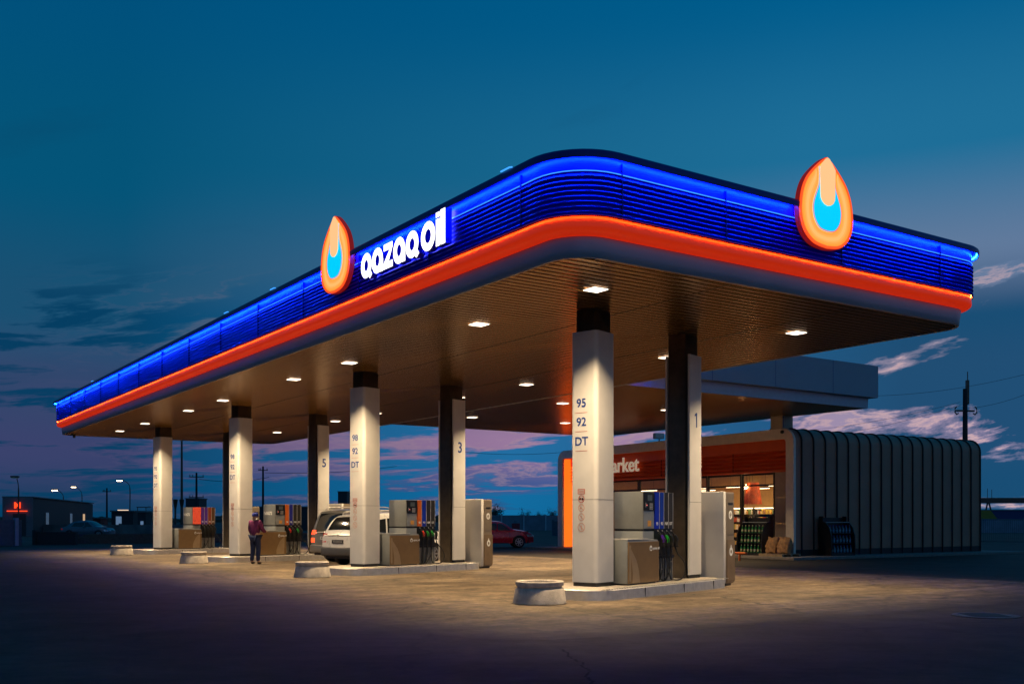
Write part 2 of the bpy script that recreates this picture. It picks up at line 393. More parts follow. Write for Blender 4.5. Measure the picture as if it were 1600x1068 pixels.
# vertical joints in the fascia and fittings on the lip
mb = MB()
for s in [1.02+3.0*i for i in range(14)]:
    if s < LX: MB().box(-.300, s-.006, HB+.613, -.262, s+.006, HB+1.44).build('panel_joint', M_lip, cano)
for s in [.75, 3.05, 6.1, 9.2]:
    MB().box(s-.006, -.300, HB+.613, s+.006, -.262, HB+1.44).build('panel_joint', M_lip, cano)
for s in (1.1, 11.5, 15.0, 31.8): MB().tube([(-.40,s,HB+1.57),(-.42,s+.05,HB+1.575),(-.42,s+.3,HB+1.575)], .013, 6).build('tube_end', M_tip_refl, cano)
mb = MB(); mb.tube([(RX+.30,.5,HB+1.45),(RX+.44,.4,HB+1.47),(RX+.47,.2,HB+1.53)], .02, 8)
mb.build('tube_end', M_tip_refl, cano)
MB().tube([(p,q,HB+1.275) for p,q in rrect(-.270,-.270,RX+.270,LX+.270,RC+.270)], .007, 5, closed=True).build('blue_reflection_line', M_tip_refl, cano)  # glowing line added as the light tube's reflection on the flat band
# soffit seams
mb = MB()
for r in (3.6, 7.2): mb.box(r-.006, .1, HB-.004, r+.006, LX-.1, HB-.001)
mb.build('soffit_seam', M_gap, cano)
MB().cyl((.5, LX-.7, HB-.16), (.5, LX-.7, HB), .06, n=12).build('drain_outlet', M_post, cano)

# ceiling lights
def make_light():
    t = thing('ceiling_light', 'x', 'ceiling light')
    mb = MB(); mb.box(-.185,-.185,-.006,.185,-.16,0); mb.box(-.185,.16,-.006,.185,.185,0); mb.box(-.185,-.16,-.006,-.16,.16,0); mb.box(.16,-.16,-.006,.185,.16,0)
    mb.build('frame', M_frame, t)
    MB().box(-.158,-.158,-.016,.158,.158,-.002).build('diffuser', M_lamp, t)
    ld = bpy.data.lights.new('downlight', 'AREA'); ld.shape = 'SQUARE'; ld.size = .28; ld.energy = 215; ld.color = (1, .73, .425); ld.spread = R_(113)
    lo = bpy.data.objects.new('downlight', ld); C.objects.link(lo); lo.parent = t; lo.location = (0,0,-.03)
    return t
lt0 = make_light(); used = False
def put_light(l, r, label, group):
    global used
    p = LR(l, r, HB-.004)
    if not used: lt0.location = p; lt0.rotation_euler.z = KA; lt0['label'] = label; lt0['group'] = group; used = True
    else: dup(lt0, p, KA, label, group)
ordn = ['first','second','third','fourth','fifth','sixth','seventh','eighth']
for i, l in enumerate((1.75,5.68,12.08,15.9,22.3,26.3,32.55,37.0)):
    put_light(l, 1.86, f'square ceiling light, {ordn[i]} from the near corner in the fascia side row', 'square lights in the canopy soffit')
for i, l in enumerate((2.57,6.73,13.0,17.0,23.2,27.0,33.6,37.6)):
    put_light(l, 8.2, f'square ceiling light, {ordn[i]} from the near end in the shop side row', 'square lights in the canopy soffit')
for l, r, w in ((16.4,12.15,'nearer of the two lights by the main canopy'),(22.4,12.1,'farther of the two lights by the main canopy'),(15.94,16.7,'nearer of the two lights above the shop front'),(22.2,16.65,'farther of the two lights above the shop front')):
    put_light(l, r, f'square light under the grey entrance roof, {w}', 'lights under the entrance roof')

# ------------------------------------------------------------------ second roof, over the shop entrance
M_gbox = mat('grey_parapet', (.30,.34,.40), .45, .2, var=.04, vs=.6)
X0, X1, Y0, Y1 = RX+.42, 22.5, 11.35, 26.9
er = thing('entrance_roof', 'flat grey entrance roof linking the blue canopy to the shop', 'roof', LR(Y0, 0), KA)
mb = slats(X1, Y1-Y0, .02, HB, x0=RX+.06); mb.build('soffit', M_slat, er)
MB().box(RX+.06, .0, HB+.03, X1, Y1-Y0, HB+.06).build('soffit_backing', M_gap, er)
def looped(prof, x0, x1, y1):
    mb = MB(); rings = [[(x0, -o, z), (x1+o, -o, z), (x1+o, y1+o, z), (x0, y1+o, z)] for o, z in prof]
    for i in range(len(rings)-1):
        a, b = rings[i], rings[i+1]
        for j in range(3): mb.add([a[j], a[j+1], b[j+1], b[j]], [(0,1,2,3)])
    return mb
looped([(-.05,HB-.004),(.0,HB-.01),(.01,HB),(.02,HB+.36),(0,HB+.37)], RX+.06, X1, Y1-Y0).build('trim_band', mat('pale_trim', (.50,.52,.60), .45, .2, var=.04), er)
looped([(.0,HB+.372),(.27,HB+.375),(.27,HB+1.55),(.2,HB+1.56)], RX+.42, X1, Y1-Y0).build('parapet', M_gbox, er)
MB().box(RX+.42, -.22, HB+1.5, X1+.22, Y1-Y0+.22, HB+1.545).build('roof_top', M_roof, er)
mb = MB()
for xx in (14.2, 17.2, 20.2): mb.box(xx-.006, -.276, HB+.38, xx+.006, -.272, HB+1.54)
mb.build('panel_joint', M_lip, er)
M_tan = mat('tan_cladding', (.42,.36,.27), .5, .1, var=.06)
t = thing('roof_column', 'square tan and grey roof column rising above the near end of the shop', 'column', (10.80, 40.83, 0), KA)
MB().box(-.31,-.30,5.08,.31,.30,HB-.002).build('shaft', M_tan, t)
MB().box(-.27,-.307,5.12,-.24,-.301,HB-.01).build('joint', M_lip, t)
MB().box(-.34,-.33,5.101,.34,.33,5.16).build('base_collar', M_tan, t)

# ------------------------------------------------------------------ emblems and lettering on the fascia
M_f_rim = mat('flame_rim', (.9,.1,.02), .5, emis=(1,.09,.01), es=1.1, var=0)
M_f_side = mat('flame_side', (.45,.02,.01), .5, emis=(.8,.02,.01), es=.22, var=0)
M_f_or = mat('flame_orange', (1,.4,.08), .5, emis=(1,.31,.03), es=1.0, var=.1)
M_f_or2 = mat('flame_inner_orange', (1,.5,.15), .5, emis=(1,.47,.12), es=1.05, var=0)
M_f_g1 = mat('flame_glow_edge', (1,.4,.08), .5, emis=(1,.36,.05), es=1.02, var=0)
M_f_g2 = mat('flame_glow_mid', (1,.4,.1), .5, emis=(1,.42,.08), es=1.03, var=0)
M_f_pale = mat('flame_pale', (1,.6,.3), .5, emis=(1,.50,.20), es=1.1, var=0)
M_f_cy = mat('flame_cyan', (.05,.7,1), .5, emis=(0,.60,.92), es=1.0, var=0)
def spline(pts, n=6):
    out = []; k = len(pts)
    for i in range(k-1):
        p0 = pts[max(i-1,0)]; p1 = pts[i]; p2 = pts[i+1]; p3 = pts[min(i+2,k-1)]
        for j in range(n):
            t = j/n
            out.append(tuple(.5*((2*b)+(-a+c)*t+(2*a-5*b+4*c-d)*t*t+(-a+3*b-3*c+d)*t**3) for a,b,c,d in zip(p0,p1,p2,p3)))
    out.append(pts[-1]); return out
half = spline([(0,0),(.24,.03),(.41,.13),(.495,.28),(.50,.44),(.46,.60),(.375,.735),(.245,.85),(.11,.945),(.035,.985),(0,1)], 5)
def drop(w, h, inset=0):
    cx, cz = 0, .47
    P = [(x, z) for x, z in half] + [(-x, z) for x, z in reversed(half[1:-1])]
    kx = (w/2-inset)/(w/2); kz = (h/2-inset)/(h/2)
    return [(x*w*kx, ((z-.5)*kz+.5)*h) for x, z in P]
def flame(name, label, loc, rz):
    """local x along fascia, -y outwards"""
    t = thing(name, label, 'emblem sign', loc, rz, 'flame emblems on the fascia')
    w, h = 1.48, 1.68; a, b = (1,0,0), (0,0,1)
    MB().prism(drop(w,h), (0,0,0), a, b, (0,-.10,0)).build('case', M_f_side, t, smooth=40)
    mb = MB().ringshape(drop(w,h,.012), drop(w,h,.055), (0,-.101,0), a, b, (0,-.025,0)); mb.build('rim', M_f_rim, t)
    mb = MB().prism(drop(w,h,.056), (0,-.101,0), a, b, (0,-.012,0))
    mb.build('flame_ring', M_f_or, t)
    # paler middle of the ring
    eggh = [(0,.15),(.18,.17),(.30,.27),(.345,.42),(.31,.58),(.20,.70),(0,.74)]
    # cyan drop with neck
    cy = spline([(0,.185),(.14,.205),(.235,.29),(.268,.40),(.250,.50),(.200,.60),(.160,.68),(.150,.76),(.150,.82),(.158,.87)], 5)
    P = [(x*w, z*h) for x, z in cy] + [(-x*w, z*h) for x, z in reversed(cy[1:])]
    o2 = spline([(0,.055),(.23,.085),(.38,.21),(.43,.40),(.40,.58),(.32,.71),(.24,.80),(.21,.86)], 5)
    i2 = spline([(0,.165),(.16,.19),(.258,.28),(.288,.40),(.27,.51),(.222,.61),(.185,.69),(.178,.78)], 5)
    O = [(x*w, z*h) for x, z in o2]; I = [(x*w, z*h) for x, z in i2]
    n = min(len(O), len(I)); mb = MB()
    for sg in (1, -1):
        for i in range(n-1):
            for g in range(6):
                f0, f1 = g/6, (g+1)/6
                def pt(P_, Q_, f): return (P_[0]+(Q_[0]-P_[0])*f, P_[1]+(Q_[1]-P_[1])*f)
                a0, a1, b1, b0 = pt(O[i],I[i],f0), pt(O[i+1],I[i+1],f0), pt(O[i+1],I[i+1],f1), pt(O[i],I[i],f1)
                mb.add([(sg*p_[0], -.118, p_[1]) for p_ in (a0,a1,b1,b0)], [(0,1,2,3)], (0,1,2,2,1,0)[g])
    mb.build('ring_glow', [M_f_g1, M_f_g2, M_f_or2], t)
    MB().prism(P, (0,-.122,0), a, b, (0,-.008,0), 0).build('drop_center', M_f_cy, t)
    MB().ringshape([(x*1.0,z) for x,z in P], [(x*.955,z if z>.7*h else (z-.42*h)*.955+.42*h) for x,z in P], (0,-.1305,0), a, b, (0,-.002,0)).build('drop_outline', mat('flame_outline', (.9,.2,.3), .5, emis=(1,.16,.28), es=.8, var=0), t)
    fg = [(-.142*w,.87*h),(-.135*w,.60*h)]+[(x*w, z*h) for x, z in [(-.13,.54),(-.10,.50),(-.055,.475),(0,.465),(.055,.475),(.10,.50),(.13,.54),(.135,.60),(.142,.87)]]+[(.09*w,.925*h),(.03*w,.975*h),(0,.985*h),(-.03*w,.975*h),(-.09*w,.925*h)]
    MB().prism(fg, (0,-.132,0), a, b, (0,-.012,0)).build('flame_finger', M_f_pale, t)
    sh = [(x*.80, z*.965+.03*h) for x, z in fg]
    return t
# left emblem on the long face (faces -R): local x must run towards decreasing L
pL = LR(7.95, -.30, 6.44); flame('flame_emblem', 'glowing orange and blue flame emblem left of the white lettering', pL, KA-R_(90))
pR = LR(-.30, 5.51, 6.44); flame('flame_emblem', 'glowing flame emblem alone on the short side of the fascia', pR, KA)
def ell(cx, cz, rx, rz_, n=28): return [(cx+rx*math.cos(2*math.pi*i/n), cz+rz_*math.sin(2*math.pi*i/n)) for i in range(n)]
sg = thing('brand_lettering', 'glowing white letters on the long blue fascia', 'sign', LR(6.60, -.30, 6.455), KA-R_(90))
def ltr(kind, x, hh=.49, w=.56):
    x *= .905; w *= .905
    mb = MB(); a, b, d = (1,0,0), (0,0,1), (0,-.14,0); o = (x,0,0)
    if kind in 'qao':
        mb.ringshape(ell(w/2,hh/2,w/2,hh/2+.01), ell(w/2,hh/2,w/2-.150,hh/2-.130), o, a, b, d, 0, 1)
        if kind == 'a': mb.prism([(w-.13,-.005),(w+.015,-.005),(w+.015,hh*.5),(w-.13,hh*.5)], (x,-.002,0), a, b, (0,-.140,0), 0, 1)
        if kind == 'q': mb.prism([(w*.60,.06),(w*.86,-.045),(w+.03,.03),(w*.80,.18)], (x,-.002,0), a, b, (0,-.140,0), 0, 1)
    elif kind == 'z':
        mb.prism([(0,0),(w-.06,0),(w-.06,.13),(.22,.13),(w-.07,hh-.10),(w-.07,hh),(.01,hh),(.01,hh-.13),(.27,hh-.13),(0,.11)], o, a, b, d, 0, 1)
    elif kind == 'i':
        mb.prism([(0,0),(.14,0),(.14,hh),(0,hh)], o, a, b, d, 0, 1); mb.prism([(0,hh+.03),(.14,hh+.03),(.14,hh+.12),(0,hh+.12)], o, a, b, d, 0, 1)
    elif kind == 'l': mb.prism([(0,0),(.16,0),(.16,hh+.14),(0,hh+.14)], o, a, b, d, 0, 1)
    mb.build('letter', [M_sign, M_blue], sg)
xx = 0
for ch, adv, w in (('q',.555,.53),('a',.565,.53),('z',.46,.50),('a',.565,.53),('q',.66,.55),('o',.615,.58),('i',.19,.14),('l',.2,.16)):
    ltr(ch, xx, .49 if ch != 'o' else .52, w); xx += adv
print('lettering length', xx)

# ------------------------------------------------------------------ islands
IA = R_(51.5); C1 = Vector((1.59, 20.24, 0)); STEP = Vector((-5.753, 8.483, 0))
def IL(k, i, p, z=0):
    return C1 + STEP*k + Vector((i*math.cos(IA)-p*math.sin(IA), i*math.sin(IA)+p*math.cos(IA), z))
names = ['nearest', 'second', 'third', 'farthest']
nums = [('95','92','DT'), ('98','92','DT'), ('98','92','DT'), ('95','92','DT')]
doors = ['1','3','5','7']
def shell_poly(r=.085):
    t = .05; x0, x1, y = -.30, .30, .31
    out = [(x1,-y)] + [(x0+r-r*math.sin(R_(a)), -y+r-r*math.cos(R_(a))) for a in range(0, 91, 15)] + [(x0+r-r*math.cos(R_(a)), y-r+r*math.sin(R_(a))) for a in range(0, 91, 15)] + [(x1,y)]
    return out + [(x1,y-t),(x0+t,y-t),(x0+t,-y+t),(x1,-y+t)]
def column(k, kind):
    if kind == 'a':
        t = thing('canopy_column', f'white clad canopy column with fuel grades on the {names[k]} island', 'column', IL(k,0,0), IA, 'canopy columns')
    else:
        t = thing('canopy_column', f'dark post with white shell numbered {doors[k]} behind the dispenser' if k < 3 else 'dark post with white shell behind the farthest dispenser', 'column', IL(k,3.72,0), IA+math.pi, 'canopy columns')
    MB().box(-.24,-.215,.2,.34,.215,HB-.003).build('post', M_post, t, bevel=.015, smooth=40)
    sp = shell_poly(); n = len(sp); mb = MB()
    # build shell side by side strips (U section) z .27..5.2
    z0, z1 = .28, 5.2
    for i in range(n):
        p, q = sp[i], sp[(i+1) % n]; mb.add([(*p,z0),(*q,z0),(*q,z1),(*p,z1)], [(0,1,2,3)])
    m = (n-4)//2
    outer = sp[:n-4]; inner = [(.30,-.26),(-.25,-.26),(-.25,.26),(.30,.26)]
    for zc in (z0, z1):
        cap = [(*p,zc) for p in sp]; mb.add(cap, [tuple(range(n))])
    mb.build('cladding', M_white, t, smooth=40)
    MB().box(-.26,-.27,.2,.27,.27,.278).build('plinth', M_black, t)
    mb = MB()
    for zz_ in (1.90,):
        mb.prism([(p*1.004, q*1.006) for p, q in sp[:n-4]]+[(.25,.27),(-.20,.27),(-.20,-.27),(.25,-.27)], (0,0,zz_), (1,0,0), (0,1,0), (0,0,.006))
    mb.build('panel_joint', M_gap, t)
    ex = -.3015
    if kind == 'a':
        a, b, d = (0,-1,0), (0,0,1), (-.0025,0,0)
        for s_, z in zip(nums[k], (3.72,3.35,2.97)):
            MB().text(s_, .235, (ex,.05,z), a, b, d, align='CENTER', bold=.004).build('fuel_grade', M_ink, t)
            MB().box(ex-.002,-.09,z-.115,ex,.19,z-.108).build('line', M_redink, t)
        zs = 2.06
        mb = MB(); mb.ringshape([(-.085,-.05),(.085,-.05),(.085,.05),(-.085,.05)], [(-.07,-.037),(.07,-.037),(.07,.037),(-.07,.037)], (ex,.05,zs), a, b, d)
        mb.text('AЖ95', .05, (ex,.05,zs-.018), a, b, d, align='CENTER'); mb.build('grade_plate', M_redink, t)
        for q, (zc, mm) in enumerate(((1.915,M_redink),(1.74,M_paleink),(1.56,M_paleink),(1.36,M_paleink))):
            mb = MB(); r = .074 if q < 3 else .086
            mb.ringshape(ell(0,0,r,r,24), ell(0,0,r-.012,r-.012,24), (ex,.05,zc), a, b, d)
            mb.prism([(-.052,.042),(-.044,.050),(.052,-.042),(.044,-.050)], (ex-.0002,.05,zc), a, b, d)
            if q == 1: mb.prism([(-.04,-.02),(.0,-.02),(.0,.0),(-.04,.0)], (ex-.0001,.05,zc), a, b, d)
            if q == 2: mb.text('?', .08, (ex-.0001,.05,zc-.03), a, b, d, align='CENTER')
            if q == 3: mb.prism([(-.008,-.05),(.008,-.05),(.008,.04),(-.008,.04)], (ex-.0001,.05,zc), a, b, d)
            mb.build('prohibition_sign', mm, t)
            if q == 0:
                mb = MB(); mb.prism([(-.05,-.02),(-.012,-.02),(-.012,.015),(-.024,.022),(-.04,.022),(-.05,.01)], (ex-.0003,.05,zc), a, b, d)
                mb.prism([(.01,-.02),(.052,-.02),(.052,.008),(.03,.022),(.01,.022)], (ex-.0003,.05,zc), a, b, d); mb.build('car_symbol', M_black, t)
    elif k < 4:
        lm = MB()
        if k == 0: lm.prism([(-.01,0),(.035,0),(.035,.33),(-.01,.33),(-.07,.285),(-.07,.245),(-.01,.275)], (0,.3115,3.58), (-1,0,0), (0,0,1), (0,.0025,0))
        else: lm.text(doors[k], .46, (-.0,.3115,3.58), (-1,0,0), (0,0,1), (0,.0025,0), align='CENTER', bold=.007)
        lm.build('lane_number', M_ink, t)
    return t
def island(k):
    t = thing('pump_island', f'raised metal edged pump island, {names[k]} of the four', 'kerb', IL(k,0,0), IA, 'pump islands')
    P = rrect(-1.22,-1.0,4.15,1.0,.55,8); n = len(P)
    P2 = rrect(-1.205,-.985,4.135,.985,.535,8)
    Pb = rrect(-1.235,-1.015,4.165,1.015,.565,8)
    mb = MB(); mb.add([(*p,.002) for p in Pb]+[(*p,.19) for p in P]+[(*p,.20) for p in P2], [(i,(i+1)%n,n+(i+1)%n,n+i) for i in range(n)]+[(n+i,n+(i+1)%n,2*n+(i+1)%n,2*n+i) for i in range(n)])
    mb.build('kerb_edge', M_alu, t, smooth=30)
    MB().add([(*p,.2) for p in P2], [tuple(range(n))]).build('chequer_top', M_kerbtop, t)
    # studs along the edge
    mb = MB()
    i = -1.0
    while i < 4.0: mb.box(i,-.97,.2,i+.035,-.935,.212); mb.box(i,-.90,.2,i+.035,-.865,.212); i += .09
    mb.build('tread_stud', M_alu, t)
    for i in (.35, 1.9, 3.2): MB().box(i-.004,-1.019,.01,i+.004,-1.003,.185).build('kerb_joint', M_black, t)
    return t
STR = [[(.005,.03,.55),(.005,.04,.42),(.03,.026,.02),(.03,.026,.02)], [(.75,.16,.02),(.005,.03,.45),(.03,.026,.02),(.03,.026,.02)], [(.75,.16,.02),(.015,.02,.28),(.03,.026,.02),(.03,.026,.02)], [(.10,.03,.35),(.10,.03,.35),(.28,.05,.02),(.10,.05,.02)]]
NOZ = [[(.10,.02,.40),(.02,.45,.03),(.02,.02,.02),(.02,.02,.02)], [(.75,.05,.02),(.03,.40,.05),(.02,.42,.04),(.05,.05,.05)], [(.75,.04,.03),(.03,.03,.03),(.02,.35,.05),(.02,.02,.02)], [(.02,.02,.02)]*4]
GR = [['95','92','АИ','DT'], ['98','92','АИ','DT'], ['98','92','АИ','DT'], ['95','92','98','DT']]
def dispenser(k):
    lb = ['grey fuel dispenser with purple and green nozzles on the nearest island', 'grey fuel dispenser with orange stripe and red and green nozzles beside the white car', 'grey fuel dispenser with orange stripe behind the standing person', 'fuel dispenser with red poster on the farthest island'][k]
    t = thing('fuel_dispenser', lb, 'fuel dispenser', IL(k,0,0,.2), IA, 'fuel dispensers')
    a, b, d = (1,0,0), (0,0,1), (0,-.003,0)
    # low cabinet with brown front
    lc = MB().box(.46,-.53,.03,1.66,.50,.90).build('low_cabinet', M_grey, t, bevel=.012, smooth=40)
    MB().box(.50,-.49,-.0,1.62,.46,.03).build('plinth', M_black, t)
    fp = MB().box(.475,-.556,.035,1.66,-.531,.865).build('front_panel', M_brown, t, bevel=.006)
    if k == 0 or k == 1: sw = [(.62,.04),(.90,.04),(.86,.28),(.76,.50),(.58,.70),(.545,.74),(.54,.66),(.60,.40),(.63,.20)]
    else: sw = [(1.20,.04),(1.55,.04),(1.57,.40),(1.58,.74),(1.50,.64),(1.36,.52),(1.26,.34),(1.20,.20)]
    MB().prism(sw, (0,-.556,0), a, b, (0,-.002,0)).build('swoosh', M_brown2, fp)
    if k < 2: MB().prism(rrect(.50,.08,.56,.80,.03,4), (0,-.556,0), a, b, (0,-.002,0)).build('swoosh', M_brown2, fp)
    mb = MB(); lx, lz = (1.33,.72)
    mb.ringshape([(x*.10+lx, z*.115+lz-.05) for x, z in [(p/1.48,q/1.68) for p,q in drop(1.48,1.68)]], [(x*.055+lx, z*.06+lz-.035) for x, z in [(p/1.48,q/1.68) for p,q in drop(1.48,1.68)]], (0,-.557,0), a, b, d)
    mb.text('qazaq oil', .075, (lx+.075,-.557,lz-.02), a, b, d, bold=.002); mb.build('logo', M_whiteink, fp)
    MB().box(.47,-.535,.905,1.30,.50,.918).build('counter_top', M_alu, t, bevel=.004)
    # tall body
    MB().box(1.27,-.40,.0,2.48,.30,1.07).build('body', M_grey, t, bevel=.01, smooth=40)
    MB().box(1.285,-.385,1.07,2.465,.285,1.115).build('gap_band', M_black, t)
    ub = MB().box(1.27,-.40,1.115,2.48,.30,1.89).build('upper_body', M_grey, t, bevel=.012, smooth=40)
    sc = MB().box(1.285,-.425,1.50,1.70,-.401,1.875).build('screen', M_black, ub, bevel=.006)
    MB().box(1.42,-.4275,1.70,1.60,-.4255,1.82).build('display', mat('lcd_dim', (.10,.13,.14), .3), ub)
    MB().box(1.38,-.4275,1.60,1.40,-.4255,1.62).build('indicator', mat('indicator_red', (1,.2,.1), .5, emis=(1,.2,.15), es=2, var=0), ub)
    kp = MB()
    for qx in range(3):
        for qz in range(4): kp.box(1.50+qx*.045,-.428,1.52+qz*.035,1.53+qx*.045,-.4255,1.545+qz*.035)
    kp.build('keypad', M_alu, ub)
    MB().box(1.33,-.43,1.56,1.36,-.4255,1.66).build('card_slot', M_grey, ub)
    MB().box(1.30,-.412,1.13,1.69,-.401,1.485).build('door_panel', mat('dispenser_pale_grey', (.34,.37,.38), .4, .35), ub, bevel=.004)
    MB().box(1.44,-.416,1.17,1.58,-.413,1.29).build('sticker', mat('orange_sticker', (.75,.36,.08), .5, var=.2, vs=40), ub)
    for i in range(4):
        x0 = 1.725+i*.19
        c = STR[k][i]
        st = MB().box(x0,-.422,1.118,x0+.165,-.401,1.885).build('grade_strip', mat('strip_%d_%d_%d' % tuple(int(q*100) for q in c), c, .35, var=.03), ub)
        MB().text(GR[k][i], .085, (x0+.083,-.423,1.20), a, b, d, align='CENTER', bold=.002).build('grade_mark', M_whiteink, st)
        MB().box(x0+.168,-.423,1.118,x0+.186,-.402,1.885).build('strip_edge', M_alu, st)
    if k == 3:
        MB().box(1.285,-.431,1.12,1.71,-.426,1.885).build('poster', mat('red_poster', (.75,.07,.03), .4, emis=(.9,.10,.04), es=.35, var=.35, vs=9), ub)
    if k >= 2:
        MB().text("NRG'S", .17, (1.266,.02,1.50), (0,-1,0), (0,0,1), (-.003,0,0), align='CENTER', bold=.004).build('lettering', M_whiteink, ub)
    # nozzle bay
    MB().box(1.71,-.41,.52,2.47,-.401,1.112).build('nozzle_bay', M_black, t)
    MB().box(1.72,-.46,.50,2.46,-.411,.56).build('nozzle_rest', M_black, t)
    for i in range(4):
        x = 1.82+i*.185; c = NOZ[k][i]
        nz_ = MB().tube([(x-.02,-.45,1.07),(x+.01,-.49,1.0),(x+.04,-.52,.90),(x+.045,-.50,.74)], [.013,.018,.034,.03], 8)
        nz_.box(x+.005,-.58,.74,x+.025,-.57,.92); nz_.box(x+.005,-.58,.73,x+.06,-.50,.75); nz_ = nz_.build('nozzle', M_rubber, t, smooth=50)
        MB().tube([(x-.035,-.445,1.085),(x-.02,-.452,1.065),(x+.005,-.488,1.01)], .011, 8).build('spout', M_alu, nz_)
        MB().tube([(x+.012,-.515,.985),(x+.045,-.545,.90),(x+.05,-.54,.83)], [.028,.036,.028], 8).build('nozzle_cover', mat('noz_%d_%d_%d' % tuple(int(q*100) for q in c), c, .35, var=0), nz_, smooth=60)
        sw_ = .10*math.sin(i*2.1+k)
        pts = spline([(x+.045,-.50,.76),(x+.05,-.51,.55),(x+.02+sw_*.3,-.53,.30),(x-.05+sw_,-.52,.10),(x-.09+sw_,-.48,.03),(x-.10,-.44,.08),(x-.08,-.42,.30),(x-.075,-.415,.60)], 5)
        if i == 3: pts = spline([(x+.045,-.50,.76),(x+.06,-.55,.60),(x+.22,-.62,.40),(x+.30,-.60,.16),(x+.22,-.55,.04),(x+.02,-.50,.03),(x-.06,-.44,.10),(x-.07,-.415,.55)], 5)
        MB().tube(pts, .016, 7).build('hose', M_rubber, nz_, smooth=70)
    mb = MB()
    for i in range(5): mb.box(1.73+i*.18,-.416,.04,1.745+i*.18,-.402,.49)
    mb.build('guide_rail', M_alu, t)
    return t
def service_cabinet(k):
    lb = ['tall pale service cabinet at the end of the nearest island', 'tall pale service cabinet by the red car', 'tall pale service cabinet with orange front behind the person', 'tall service cabinet past the farthest island'][k]
    t = thing('service_cabinet', lb, 'service cabinet', IL(k,4.25,0,0), IA, 'service cabinets at the island ends')
    MB().box(0,-.72,.06,.12,.62,2.15).build('side_shell', M_white, t, bevel=.02, smooth=40)
    MB().box(.121,-.72,.06,.52,.62,2.14).build('body', mat('bronze_panel', (.30,.24,.17), .4, .4), t, bevel=.01, smooth=40)
    MB().box(.05,-.66,0,.48,.58,.06).build('plinth', M_black, t)
    a, b, d = (1,0,0), (0,0,1), (0,-.003,0)
    MB().box(.15,-.724,1.16,.50,-.721,2.10).build('upper_door', mat('bronze_panel2', (.26,.21,.15), .4, .4), t)
    dr = MB().box(.15,-.735,.10,.54,-.721,1.05).build('lower_door', mat('bronze_panel3', (.24,.17,.10), .4, .3), t)
    MB().box(.22,-.73,1.86,.44,-.7245,1.90).build('slot', M_black, t)
    mb = MB(); mb.ringshape(ell(.33,1.62,.085,.10), ell(.33,1.62,.05,.06), (0,-.7245,0), a, b, d)
    for q in range(6): mb.prism([(.33+.02*math.cos(q*1.05)-.006, 1.62+.02*math.sin(q*1.05)-.006),(.33+.07*math.cos(q*1.05)-.006,1.62+.07*math.sin(q*1.05)),(.33+.07*math.cos(q*1.05)+.008,1.62+.07*math.sin(q*1.05)),(.33+.02*math.cos(q*1.05)+.008,1.62+.02*math.sin(q*1.05)+.006)], (0,-.7246,0), a, b, d)
    mb.build('round_mark', M_whiteink, t)
    MB().ringshape(ell(.34,.78,.085,.10), ell(.34,.78,.035,.045), (0,-.7355,0), a, b, d).prism([(.31,.86),(.37,.86),(.35,.93),(.34,.94),(.33,.93)], (0,-.7356,0), a, b, d).build('flame_mark', M_whiteink, dr)
def planter(k):
    t = thing('concrete_planter', ['round concrete planter with bare soil, nearest the camera', 'round concrete planter in front of the second pump island', 'round concrete planter in front of the person and third island', 'round concrete planter before the farthest pump island'][k], 'planter', IL(k,-2.17,-.33), 0, 'concrete planters')
    MB().lathe([(.0,.01),(.47,.0),(.485,.02),(.44,.27),(.425,.285),(.40,.285),(.40,.315),(.43,.325),(.435,.395),(.42,.41),(.37,.41),(.355,.395),(.345,.33),(0,.33)], 40).build('bowl', M_conc, t, smooth=35)
    random.seed(k)
    mb = MB().lathe([(.35,.335),(.2,.352),(0,.36)], 24); mb.build('soil', M_soil, t, smooth=60)
    mb = MB()
    for i in range(16):
        a_ = random.random()*6.28; r = random.random()*.28; x, y = r*math.cos(a_), r*math.sin(a_); h = random.uniform(.04,.10)
        mb.cyl((x,y,.34),(x+random.uniform(-.03,.03),y+random.uniform(-.03,.03),.35+h),.003,.001,4)
    mb.build('dry_stem', mat('dry_stem', (.16,.13,.07), .9), t)
for k in range(4):
    island(k); column(k,'a'); column(k,'b'); dispenser(k); service_cabinet(k); planter(k)

